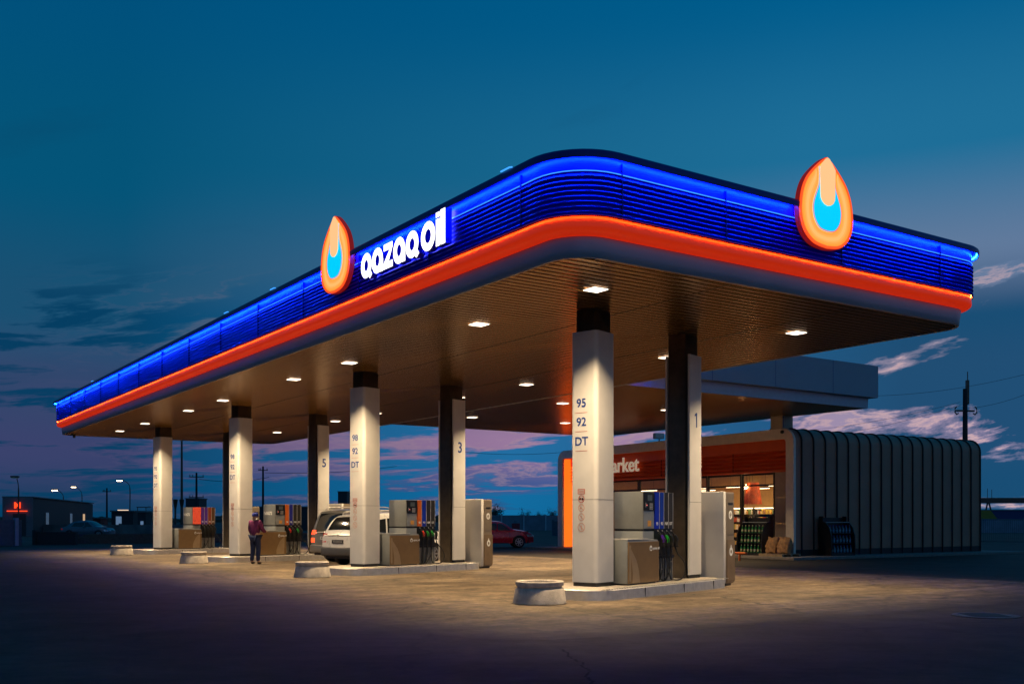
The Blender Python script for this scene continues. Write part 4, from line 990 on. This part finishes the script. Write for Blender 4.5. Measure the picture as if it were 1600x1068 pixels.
# shelves with goods
cols_ = [(.75,.55,.2),(.8,.8,.7),(.6,.1,.05),(.2,.35,.1),(.8,.6,.1),(.5,.3,.12),(.85,.85,.8)]
for i, (x, y, n_) in enumerate(((6.3,2.2,0),(6.3,4.6,1),(6.3,7.0,2),(6.3,9.4,3),(3.4,4.9,4),(3.4,9.2,5))):
    t = thing('shop_shelf', ['lit shelf of bottles at the back right of the shop','lit shelf of bottles left of the pendant lamp','shelf of goods in the middle of the shop back wall','shelf of goods behind the shop door','low stand of goods before the shop shelves','low stand of goods near the shop entrance'][i], 'shelf', ML(x,y,.13), MA, 'shelves inside the shop')
    H_ = 1.95 if i < 4 else 1.25; mb = MB(); mb.box(.24,-1.15,0,.28,1.15,H_)
    mb.box(-.25,-1.15,0,.24,-1.12,H_); mb.box(-.25,1.12,0,.24,1.15,H_)
    nl = 5 if i < 4 else 3
    for q in range(nl): mb.box(-.25,-1.12,.12+q*.38,.24,1.12,.14+q*.38)
    mb.build('rack', M_black, t)
    random.seed(i); gd = MB()
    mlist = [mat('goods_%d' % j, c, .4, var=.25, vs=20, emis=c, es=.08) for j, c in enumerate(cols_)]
    for q in range(nl):
        y_ = -1.05
        while y_ < 1.02:
            w_ = random.uniform(.05,.11); h_ = random.uniform(.16,.28); mi = random.randrange(7)
            if random.random() < .6: gd.lathe([(0,0),(w_*.45,0),(w_*.45,h_*.6),(w_*.18,h_*.8),(w_*.18,h_),(0,h_)], 8, (-.14,y_+w_/2,.142+q*.38), mi)
            else: gd.box(-.22,y_,.142+q*.38,-.05,y_+w_,.14+q*.38+h_,mi)
            y_ += w_+.012
    tag(gd.build('goods', mlist, t), kind='stuff')
    if i < 4: MB().box(-.27,-1.1,H_-.02,-.2,1.1,H_+.02).build('shelf_light', mat('shelf_led', (1,.9,.7), .5, emis=(1,.80,.5), es=6, var=0), t)
t = thing('shop_counter', 'pale counter with snack jars behind the shop window', 'counter', ML(2.2,2.9,.13), MA)
MB().box(-.3,-.9,0,.35,1.0,1.0).build('cabinet', M_tan, t); MB().box(-.35,-.95,1.0,.4,1.05,1.05).build('worktop', M_rim2, t)
mb = MB(); random.seed(5)
for q in range(9): mb.lathe([(0,0),(.07,0),(.08,.1),(.06,.2),(.03,.24),(0,.24)], 10, (random.uniform(-.2,.2),-.8+q*.2,1.052))
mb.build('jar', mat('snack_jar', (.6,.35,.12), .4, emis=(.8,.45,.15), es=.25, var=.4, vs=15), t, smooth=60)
# flood light on shop roof
t = thing('flood_light', 'small grey flood light on the shop roof edge', 'flood light', at(1030,690,48.5), R_(20))
t.location.z = MH+.01
MB().cyl((0,0,0),(0,0,.35),.03,n=8).build('bracket', M_post, t); MB().box(-.28,-.12,.25,.22,.12,.52).build('housing', M_alu, t, bevel=.03)
for (x, y, lb) in ((.05,.55,'small round camera on the near top corner of the shop rim'),):
    t = thing('security_camera', lb, 'camera', ML(-.06,y,4.98), MA); MB().lathe([(0,-.07),(.06,-.05),(.08,0),(.06,.05),(0,.07)], 14).build('dome', M_black, t, smooth=80)

# ------------------------------------------------------------------ in front of the shop
def bottle(mb, x, y, z, h=.30, r=.045):
    mb.lathe([(0,0),(r,.0),(r,h*.55),(r*.35,h*.78),(r*.35,h),(0,h)], 10, (x,y,z), 0)
    mb.lathe([(r*1.02,h*.15),(r*1.02,h*.45)], 10, (x,y,z), 1)
    mb.lathe([(r*.42,h*.90),(r*.42,h*1.02),(0,h*1.02)], 8, (x,y,z), 2)
def rack(loc, rz, label, lit):
    t = thing('drinks_rack', label, 'drinks rack', loc, rz, 'drinks racks outside the shop')
    # local: front faces -y, width x -.7...7
    prof = [(0,0),(-.62,0),(-.64,.35),(-.62,.80),(-.52,1.10),(-.34,1.30),(-.20,1.34),(-.20,1.55),(0,1.55)]
    mb = MB()
    for xs_ in ((-.70,-.66),(.66,.70)): mb.prism([(q,z) for q, z in prof], (xs_[0],0,0), (0,1,0), (0,0,1), (xs_[1]-xs_[0],0,0))
    mb.box(-.66,-.04,0,.66,0,1.5); mb.box(-.66,-.60,0,.66,-.04,.08)
    mb.build('frame', M_black, t)
    for q, z in enumerate((.09,.48,.87)):
        MB().box(-.655,-.60+.03*q,z,.655,-.04,z+.02).build('shelf', M_black, t)
        g = MB(); 
        for j in range(7):
            for r_ in range(2):
                bottle(g, -.56+j*.187, -.50+.03*q+r_*.2, z+.022)
        if lit: ml = [mat('green_bottle', (.03,.22,.06), .2, var=.1), mat('bottle_label', (.45,.42,.25), .5, var=.4, vs=30), mat('bottle_cap', (.6,.5,.3), .4)]
        else: ml = [mat('blue_bottle', (.03,.12,.18), .2, var=.1), mat('blue_label', ((.10,.28,.35) if q != 1 else (.2,.17,.03)), .5, var=.4, vs=30), mat('blue_cap', (.1,.25,.35), .4)]
        tag(g.build('bottles', ml, t, smooth=50), kind=None)
    MB().box(-.66,-.34,1.30,.66,-.30,1.325).build('light_bar', mat('rack_trim', (.35,.42,.42), .4, .3), t)
    return t
rack(ML(-.18,1.6,.1), MA-R_(90), 'black outdoor rack of green bottled drinks beside the sacks', True)
rack(ML(2.02,-.08,.1), MA, 'black outdoor rack of drinks against the dark ribbed side wall', False)
t = thing('pallet', 'low wooden pallet under the brown sacks by the shop corner', 'pallet', ML(-.62,.15,.1), MA)
mb = MB()
for i in range(5): mb.box(-.5,-.62+i*.26,.085,.5,-.42+i*.26,.105)
for x in (-.5,-.05,.4): mb.box(x,-.62,0,x+.1,.62,.084)
mb.build('board', mat('pallet_wood', (.30,.22,.13), .85, var=.2), t)
def sack(loc, rz, lean, label):
    bm = bmesh.new(); bmesh.ops.create_cube(bm, size=1); bmesh.ops.subdivide_edges(bm, edges=bm.edges, cuts=7, use_grid_fill=True)
    for v in bm.verts:
        x, y, z = v.co; h = z+.5
        pinch = 1-.55*max(0, h-.72)/.28; bul = (1-(2*x)**2*.35)*(1-abs(2*h-.8)**2*.12)
        n_ = .02*math.sin(x*14+z*9)+.02*math.sin(z*21+y*8+x*3)
        v.co = Vector((x*.50*(1-.10*max(0,h-.8)/.2)+n_*.5+lean*h*.2, y*.30*bul*pinch+n_, h*.62+.03*math.sin(x*9)))
    me = bpy.data.meshes.new('sack'); bm.to_mesh(me); bm.free(); me.materials.append(mat('sack_paper', (.32,.17,.07), .7, var=.35, vs=7, bump=.5, bs=12))
    me.polygons.foreach_set('use_smooth', [True]*len(me.polygons)); o = bpy.data.objects.new('sack', me); C.objects.link(o); o.location = loc; o.rotation_euler = (R_(-9),0,rz)
    tag(o, label, 'sack', 'brown sacks on the pallet')
sack(ML(-.70,.50,.208), MA-R_(85), .3, 'brown paper sack nearest the drinks rack on the pallet')
sack(ML(-.40,.12,.208), MA-R_(70), -.2, 'brown paper sack in the middle of the pallet')
sack(ML(-.72,-.12,.208), MA-R_(80), .4, 'brown paper sack nearest the shop rim on the pallet')
t = thing('orange_barrier', 'low orange rail barrier in front of the drinks rack', 'barrier', (8.6,37.4,0), MA+R_(90))
MB().tube([(0,0,.28),(2.3,0,.28)], .05, 10).build('rail', mat('orange_paint', (.60,.13,.02), .45), t)
for x in (.35,1.95): MB().cyl((x,0,0),(x,0,.25),.04,n=8).build('leg', mat('orange_paint', (.6,.13,.02)), t)

# manhole
t = thing('manhole_cover', 'flat iron manhole cover in the dark asphalt at the right', 'manhole cover', (at(1540,812,16.0).x,16.0,0.0))
MB().lathe([(.50,.0),(.50,.010),(.40,.014),(.395,.008)], 32).build('frame', mat('cast_iron', (.05,.05,.055), .5, .7), t)
mb = MB().lathe([(.39,.010),(0,.010)], 32)
for i in range(-4, 5): mb.box(-.30,i*.075-.012,.010,.30,i*.075+.012,.016)
mb.build('lid', mat('cast_iron2', (.09,.09,.10), .4, .8), t)

# ------------------------------------------------------------------ background, left
M_dark = mat('dark_cladding', (.035,.04,.045), .7, var=.1); M_pale = mat('pale_wall', (.17,.15,.17), .7, var=.08)
def wallbox(mb, p, q, th, z0, z1, mi=0):
    p, q = Vector(p).xy, Vector(q).xy; d = (q-p).normalized(); n_ = Vector((-d.y, d.x))*th
    v = [(*p,z0),(*q,z0),(*(q+n_),z0),(*(p+n_),z0),(*p,z1),(*q,z1),(*(q+n_),z1),(*(p+n_),z1)]
    return mb.add(v, [(0,3,2,1),(4,5,6,7),(0,1,5,4),(1,2,6,5),(2,3,7,6),(3,0,4,7)], mi)
pA = at(50,812,95); pB = at(145,812,130); pW = at(15,812,99)
bd = thing('roadside_building', 'low building with pale gable end and dark side with three windows', 'building', pA.xy.to_3d(), math.atan2(pB.y-pA.y, pB.x-pA.x))
Ls = (pB-pA).length; Wn = 2.4; Hn = 3.55
MB().box(0,0,0,Ls,Wn,Hn).build('side_wall', M_dark, bd)
MB().box(-.12,-.08,0,-.002,Wn+.1,Hn+.05).build('gable_wall', M_pale, bd)
MB().box(-.1,-.15,Hn+.052,Ls+.1,Wn+.15,Hn+.15).build('roof', M_roof, bd)
wins = [(.19,0),(.56,0),(.80,1)]
for f, lit in wins:
    # position along the wall so that it projects well
    x = Ls*f; w_ = MB().box(x-.75,-.05,1.0,x+.75,-.002,2.3).build('window', M_pale, bd)
    MB().box(x-.68,-.07,1.07,x-.04,-.052,2.23).box(x+.04,-.07,1.07,x+.68,-.052,2.23).build('pane', mat('pane_lit' if lit else 'pane_dim', (.3,.3,.3), .2, emis=(1,.62,.28) if lit else (.10,.14,.20), es=.55 if lit else .35, var=.3, vs=1), w_)
MB().box(-.18,.5,0,-.122,1.6,2.1).build('door', M_dark, bd)
MB().box(-.30,.35,2.30,-.22,2.1,2.38).build('red_strip_light', mat('red_neon', (1,.1,.03), .5, emis=(1,.06,.01), es=1.6, var=0), bd)
mb = MB(); mb.text('M', .75, (-.20,1.5,2.62), (0,-1,0), (0,0,1), (-.05,0,0), bold=.03); mb.build('red_letter', mat('red_neon', (1,.1,.03)), bd)
def streetlamp(u, vtop, lampu, lampv, Y, label, lit=True, glow=10, arm=True, power=250):
    p = at(u,812,Y); h = at(u,vtop,Y).z; q = at(lampu,lampv,Y)
    t = thing('street_lamp', label, 'street lamp', (p.x,p.y,0), 0, 'street lamps')
    dx = q.x-p.x; hz = q.z
    MB().tube(spline([(0,0,0),(0,0,h*.5),(0,0,h*.86),(dx*.18,0,h*.96),(dx*.55,0,(h+hz)/2*1.0),(dx*.85,0,hz+.05)], 5), [.065]*11+[.04]*15, 8).build('pole', M_post, t, smooth=60)
    hd = MB().box(dx-.45,-.16,hz-.02,dx+.25,.16,hz+.12).build('lamp_head', M_post, t, bevel=.03)
    MB().box(dx-.40,-.14,hz-.10,dx+.18,.14,hz-.022).build('lens', mat('street_lens_lit' if lit else 'street_lens', (1,.8,.5), .5, emis=(1,.74,.42), es=glow if lit else 0, var=0), hd, bevel=.02)
streetlamp(203,752,188,750,120,'lit street lamp on a curved pole right of the roadside building', glow=16)
streetlamp(128,764,116,760,150,'lit street lamp above the far end of the roadside building', glow=16)
streetlamp(99,768,87,765,120,'brightest warm street lamp above the roadside building', glow=40)
streetlamp(29,752,25,745,90,'unlit thin street lamp in front of the pale gable', lit=False)
def pole(u, vtop, Y, label, arms=1, r=.16, w=1.1, name='utility_pole'):
    p = at(u,812,Y); h = at(u,vtop,Y).z
    t = thing(name, label, 'utility pole', (p.x,p.y,0), R_(10), 'utility poles')
    MB().cyl((0,0,0),(0,0,h),r,r*.65,10).build('shaft', mat('pole_dark', (.03,.03,.035), .8), t, smooth=60)
    for i in range(arms):
        z = h-.5-i*2.4; mb = MB().box(-w,-.06,z-.05,w,.06,z+.05)
        mb.build('crossarm', M_post, t)
        for x in (-w+.1, w-.1, -w*.5): MB().lathe([(0,0),(.05,.03),(.03,.08),(.06,.12),(.03,.2),(0,.22)], 8, (x,0,z+.05)).build('insulator', M_post, t, smooth=60)
    return t
pole(167,762,150,'plain dark utility pole standing between street lamps', w=.6)
pole(307,738,120,'utility pole with two crossarms seen between the far columns', 2, .16, w=.85)
pole(411,728,130,'utility pole standing behind the person', 1, .17, w=.6)
pole(264,757,130,'slim utility pole just right of the farthest white column', 1, .12, w=.4)
pole(1508,607,78,'tall utility pole rising behind the ribbed shop', 0, .25)
pr = at(1508,812,78)
t = thing('pole_bracket', 'curved insulator bracket near the top of the pole behind the shop', 'bracket', (pr.x,pr.y,9.85), R_(8))
MB().box(-.75,-.08,-.06,.75,.08,.06).build('bar', M_post, t)
for x in (-.75,.75): MB().tube([(x,-.1,.3),(x*1.18,-.1,.18),(x*1.2,-.1,-.12),(x,-.1,-.3),(x*.8,-.1,-.2)], .05, 6).build('hook', M_post, t)
t = thing('pole_top_fitting', 'thin spike fitting on top of the pole behind the shop', 'fitting', (pr.x+.05,pr.y,at(0,607,78).z-.2), 0)
MB().box(.02,-.12,-1.0,.22,.12,.85).build('plate', M_post, t); MB().cyl((.14,0,.8),(.14,0,1.5),.035,n=6).build('spike', M_post, t)
M_wire = mat('wire', (.015,.015,.018), .6, var=0)
def wire(label, a_, b_, sag=.8, r=.012):
    a_, b_ = Vector(a_), Vector(b_); pts = [a_.lerp(b_, i/24)-Vector((0,0,4*sag*(i/24)*(1-i/24))) for i in range(25)]
    tag(MB().tube(pts, r, 5).build('power_line', M_wire), label, 'power line', 'power lines')
wire('upper power line crossing the clouds right of the shop roof', at(1370,618,80), at(1600,585,70), .3)
wire('power line running from the shop pole to the right edge', at(1505,638,78), at(1640,600,60), .3)
wire('power line running from the shop pole down towards the entrance roof', at(1500,628,78), at(1180,672,130), .8)
wire('lower power line running from the shop pole to the left', at(1500,633,78), at(1180,682,130), 1.0)
wire('power line between the left columns leaving the double crossarm pole', at(311,748,120), at(420,745,130), .4, .03)
wire('power line leaving the crossarm behind the person', at(414,738,130), at(620,728,160), .4, .03)
wire('power line seen through the gap right of column 3', at(700,703,160), at(900,704,160), .6, .03)
def simplebox(name, label, cat, u0, u1, vt, Y, depth, m, z0=0, group=None):
    a_, b_ = at(u0,812,Y), at(u1,812,Y); h = at(0,vt,Y).z
    t = thing(name, label, cat, (a_.x,Y,0), 0, group)
    MB().box(0,0,z0,b_.x-a_.x,depth,h).build('wall', m, t); MB().box(-.12,-.12,h+.002,b_.x-a_.x+.12,depth+.12,h+.14).build('roof', M_roof, t)
    return t, b_.x-a_.x, h
t, w_, h_ = simplebox('kiosk', 'dark kiosk with glowing roof lamp between two poles', 'kiosk', 174, 208, 799, 110, 3, M_dark)
MB().box(.5,-.04,.9,1.1,-.002,1.9).build('window', mat('pane_blue', (.2,.3,.4), .3, emis=(.3,.5,.8), es=.3, var=.3), t)
MB().box(.7,-.1,h_+.145,1.7,.4,h_+.22).build('roof_lamp', mat('roof_lamp_lit', (1,.8,.5), .5, emis=(1,.7,.45), es=1.2, var=0), t)
t, w_, h_ = simplebox('kiosk', 'narrow dark kiosk left of the farthest white column', 'kiosk', 215, 228, 800, 105, 1.5, M_dark)
MB().box(-.1,-.05,h_+.5,w_+.3,.8,h_+.58).cyl((0,0,h_+.14),(0,0,h_+.5),.04,n=6).cyl((w_,0,h_+.14),(w_,0,h_+.5),.04,n=6).build('awning', M_post, t)
MB().box(.3,-.03,.8,.6,-.002,1.4).build('pane', mat('pane_blue', (.2,.3,.4)), t)
t, w_, h_ = simplebox('tower_block', 'dark square tower building behind the farthest dispenser', 'building', 290, 311, 779, 160, 4, M_dark)
for i in range(2):
    for j in range(2): MB().box(.3+i*.9,-.03,.8+j*1.8,.8+i*.9,-.002,1.6+j*1.8).build('window', mat('pane_dim', (.3,.3,.3)), t)
t, w_, h_ = simplebox('distant_warehouse', 'long low dark warehouse behind the middle dispensers', 'building', 395, 500, 792, 150, 8, M_dark)
t, w_, h_ = simplebox('distant_shed', 'small dark shed rising above the silver car', 'building', 528, 542, 768, 200, 4, M_dark)
for u, lb in ((274,'slim mast with flared top left of the tall mast'),(284,'tall thin mast between the farthest columns')):
    Y = 110; p = at(u,812,Y); tall = u == 284
    h = at(0, 684 if tall else 782, Y).z
    t = thing('mast', lb, 'mast', (p.x,p.y,0)); MB().cyl((0,0,0),(0,0,h),.16 if tall else .10,.10,10).build('shaft', M_post, t)
    MB().lathe([(.1,0),(.20,.5),(.27,1.0),(0,1.05)], 12, (0,0,at(0,790,Y).z-.3)).build('flared_top', M_post, t, smooth=50)
t, w_, h_ = simplebox('red_container', 'small red container behind the low wall', 'container', 146, 157, 810, 112, 2, mat('red_paint_dim', (.25,.02,.02), .6))
# pale parked cars
topP = smoothpts([(0,.65),(.05,.85),(.5,.95),(.9,1.28),(1.5,1.42),(2.3,1.40),(2.9,1.08),(3.2,.95),(3.9,.82),(4.2,.6)], 4)
for (u, v, Y, lb) in ((140,812,88,'pale car parked on the verge left of the kiosks'),):
    p = at(u,812,Y); car('parked_car', lb, (p.x-2.1,p.y,0), R_(-4), 4.2, 1.68, topP, [(0,.88),(4.2,.86)], (.78,3.35), mat('pale_blue_paint', (.12,.16,.2), .35, .3, coat=.5), M_cglass,
      [(.95,.95,2.05,.93,2.05,1.30,1.2,1.28),(2.1,.93,2.85,.92,2.35,1.30,2.1,1.31)], (.58,.92,.86), (2.45,2.98,.9), [(.66,.80)], group='cars parked by the roadside', wr=.30)
# low walls and fences, left
M_wallc = mat('old_concrete_wall', (.17,.15,.15), .9, var=.25, vs=1, bump=.4, bs=10)
def fence(name, label, u0, Y0, u1, Y1, h, m, post=3.0, pm=None, cat='fence', th=.15, bars=False):
    a_, b_ = at(u0,812,Y0), at(u1,812,Y1); ln = (b_-a_).xy.length
    t = thing(name, label, cat, (a_.x,a_.y,0), math.atan2(b_.y-a_.y, b_.x-a_.x))
    if bars:
        mb = MB(); x = .12
        while x < ln: mb.cyl((x,0,.12),(x,0,h),.010,n=4,cap=False); x += .12
        mb.box(0,-.02,.10,ln,.02,.14); mb.box(0,-.02,h-.04,ln,.02,h); mb.build('bar', m, t)
    else: MB().box(0,0,0,ln,th,h).build('panel', m, t)
    x = 0
    while x <= ln+.01: MB().box(x-.1,-.09,0,x+.1,th+.06 if not bars else .09,h+.12).build('post', pm or m, t); x += post
    return t
fence('mesh_fence', 'tall dim mesh fence at the left edge of the picture', -120, 56, 34, 60, 2.1*.72, mat('fence_panel_dim', (.10,.10,.13), .8, var=.15), 2.5, mat('fence_post_pale', (.30,.30,.42), .6))
fence('low_wall', 'low dark wall left of the farthest planter', 54, 62, 118, 62, .78, mat('dark_low_wall', (.035,.033,.035), .85), 40, cat='wall', th=.3)
fence('low_wall', 'long low brown wall behind the farthest island', 118, 64, 480, 70, .62, mat('brown_low_wall', (.12,.08,.065), .9, var=.2), 80, cat='wall', th=.3)
fence('low_wall', 'grey boundary wall in front of the kiosks', 60, 100, 300, 100, 1.05, M_wallc, 4.0, cat='wall')
fence('panel_fence', 'pale concrete panel fence with posts behind the red car', 748, 145, 900, 150, 2.35-.15, mat('fence_panel_blue', (.16,.20,.25), .85, var=.15, vs=.8), 3.4, mat('fence_post_blue', (.38,.44,.5), .7))
t = thing('fuel_marker', 'small red unit standing behind the red car bonnet', 'marker', at(806,812,80).xy.to_3d())
MB().box(-.32,-.2,0,.32,.2,1.25).build('cabinet', mat('red_unit', (.35,.015,.03), .5), t, bevel=.03); MB().cyl((0,0,1.25),(0,0,1.45),.22,.15,12).build('cap', M_pale, t)
fence('dark_gate', 'dark ribbed gate panel between the panel fence and the shop', 864, 98, 892, 98, 1.4, mat('gate_dark', (.05,.10,.14), .7), 1.0, cat='gate')
# right background
fence('metal_fence', 'thin metal bar fence right of the shop', 1524, 66, 1760, 62, 1.55, mat('fence_metal', (.06,.07,.08), .6, .4), 2.9, mat('fence_post_pale2', (.20,.24,.28), .6), bars=True)
fence('boundary_wall', 'pale boundary wall behind the bar fence at the right', 1500, 120, 1900, 120, 1.65, mat('blue_grey_wall', (.22,.24,.30), .85, var=.15, vs=1), 9, mat('blue_post', (.15,.35,.5), .6), cat='wall')
t, w_, h_ = simplebox('yellow_shed', 'low blue and yellow shed below the pipe bridge', 'building', 1500, 1700, 797, 170, 10, mat('blue_shed', (.03,.05,.16), .7))
for i, x0 in enumerate((-2, 15)):
    MB().prism([(x0,0),(x0+9.5,0),(x0+7,h_*1.0),(x0+1,h_*1.0)], (0,-.05,0), (1,0,0), (0,0,1), (0,-.2,0)).build('yellow_panel', mat('yellow_panel', (.35,.22,.03), .7), t)
Y = 190; a_ = at(1480,781,Y); b_ = at(1800,783,Y)
t = thing('pipe_bridge', 'long raised pipe bridge on the right horizon', 'pipe bridge', (a_.x,Y,0))
ln = b_.x-a_.x; MB().box(0,-.5,a_.z-.55,ln,.5,a_.z+.45).build('deck', M_post, t)
for x in (7.5, 22, 34):
    MB().tube([(x-1,0,0),(x,0,a_.z-.55)], .15, 6).tube([(x+1.5,0,0),(x+.3,0,a_.z-.55)], .15, 6).build('support_leg', M_post, t)
    MB().cyl((x,0,a_.z+.4),(x,0,a_.z+2.2),.05,n=6).cyl((x+.8,0,a_.z+.4),(x+.8,0,a_.z+2.0),.05,n=6).build('rod', M_post, t)
# small bare trees beyond the fence
M_bark = mat('bark', (.02,.022,.022), .9); M_leaf = mat('dusk_foliage', (.05,.055,.04), .9)
def tree(u, Y, h, label, sd):
    random.seed(sd); p = at(u,812,Y); t = thing('small_tree', label, 'tree', (p.x,p.y,0), random.random()*6, 'trees on the horizon')
    mb = MB(); mb.tube([(0,0,0),(.05,0,h*.3),(0,.05,h*.55)], [h*.03,h*.022,h*.012], 6); tips = []
    for i in range(14):
        a_ = random.random()*6.28; z0 = random.uniform(.2,.55)*h; l = random.uniform(.25,.5)*h
        q = Vector((math.cos(a_)*l*.6, math.sin(a_)*l*.6, z0+l*.8)); mb.tube([(0,0,z0), q*.5+Vector((0,0,z0*.55)), q], [h*.012,h*.008,h*.003], 4); tips.append(q)
    mb.build('trunk', M_bark, t); mb = MB()
    for q in tips:
        for j in range(55):
            c = q*random.uniform(.75,1.05)+Vector([random.gauss(0,h*.07) for _ in range(3)]); s_ = h*random.uniform(.012,.025)
            e1 = Vector([random.gauss(0,1) for _ in range(3)]).normalized()*s_; e2 = e1.orthogonal().normalized()*s_; mb.add([c-e1,c+e2,c+e1,c-e2], [(0,1,2,3)])
    mb.build('crown', M_leaf, t)
for i, (u, Y, h, lb) in enumerate(((776,190,4.6,'round dark tree on the horizon just above the red car'),(820,230,4.4,'small tree above the middle of the panel fence'),(843,240,3.6,'thin low tree above the panel fence'),(861,230,4.2,'tree at the shop end of the panel fence'),(590,240,4.0,'small tree on the horizon behind the white car'),(242,200,4.4,'small dark tree behind the farthest white column'))): tree(u,Y,h,lb,i)
# horizon tree line
random.seed(11); mb = MB()
for i in range(900):
    u = random.uniform(-300,2200); Y = random.uniform(700,900); p = at(u,812,Y); h = random.uniform(1.5,4.5)*(1+.5*math.sin(u*.02)); w = random.uniform(3,9)
    mb.lathe([(w,0),(w*.9,h*.6),(w*.4,h*.95),(0,h)], 6, (p.x,p.y,0))
tag(mb.build('far_tree_line', M_leaf), 'low dark band of trees along the whole horizon', 'tree line', kind='stuff')
# crack in the asphalt near the camera
random.seed(21); pts = [at(876,812,11.9), at(886,812,11.5), at(893,812,11.1), at(908,812,10.75), at(912,812,10.4), at(921,812,10.2), at(917,812,9.8), at(923,812,9.5), at(918,812,9.1)]
mb = MB(); P_ = []
for a_, b_ in zip(pts, pts[1:]):
    for i in range(6): q = a_.lerp(b_, i/6); P_.append((q.x+random.uniform(-.025,.025), q.y, .003))
for i in range(len(P_)-1):
    w0 = .006+.012*random.random(); (x0,y0,_), (x1,y1,_) = P_[i], P_[i+1]
    mb.add([(x0-w0,y0,.003),(x0+w0,y0,.003),(x1+w0,y1,.003),(x1-w0,y1,.003)], [(0,1,2,3)])
tag(mb.build('asphalt_crack', mat('crack_dark', (.004,.004,.004), .95, var=0)), kind='structure')
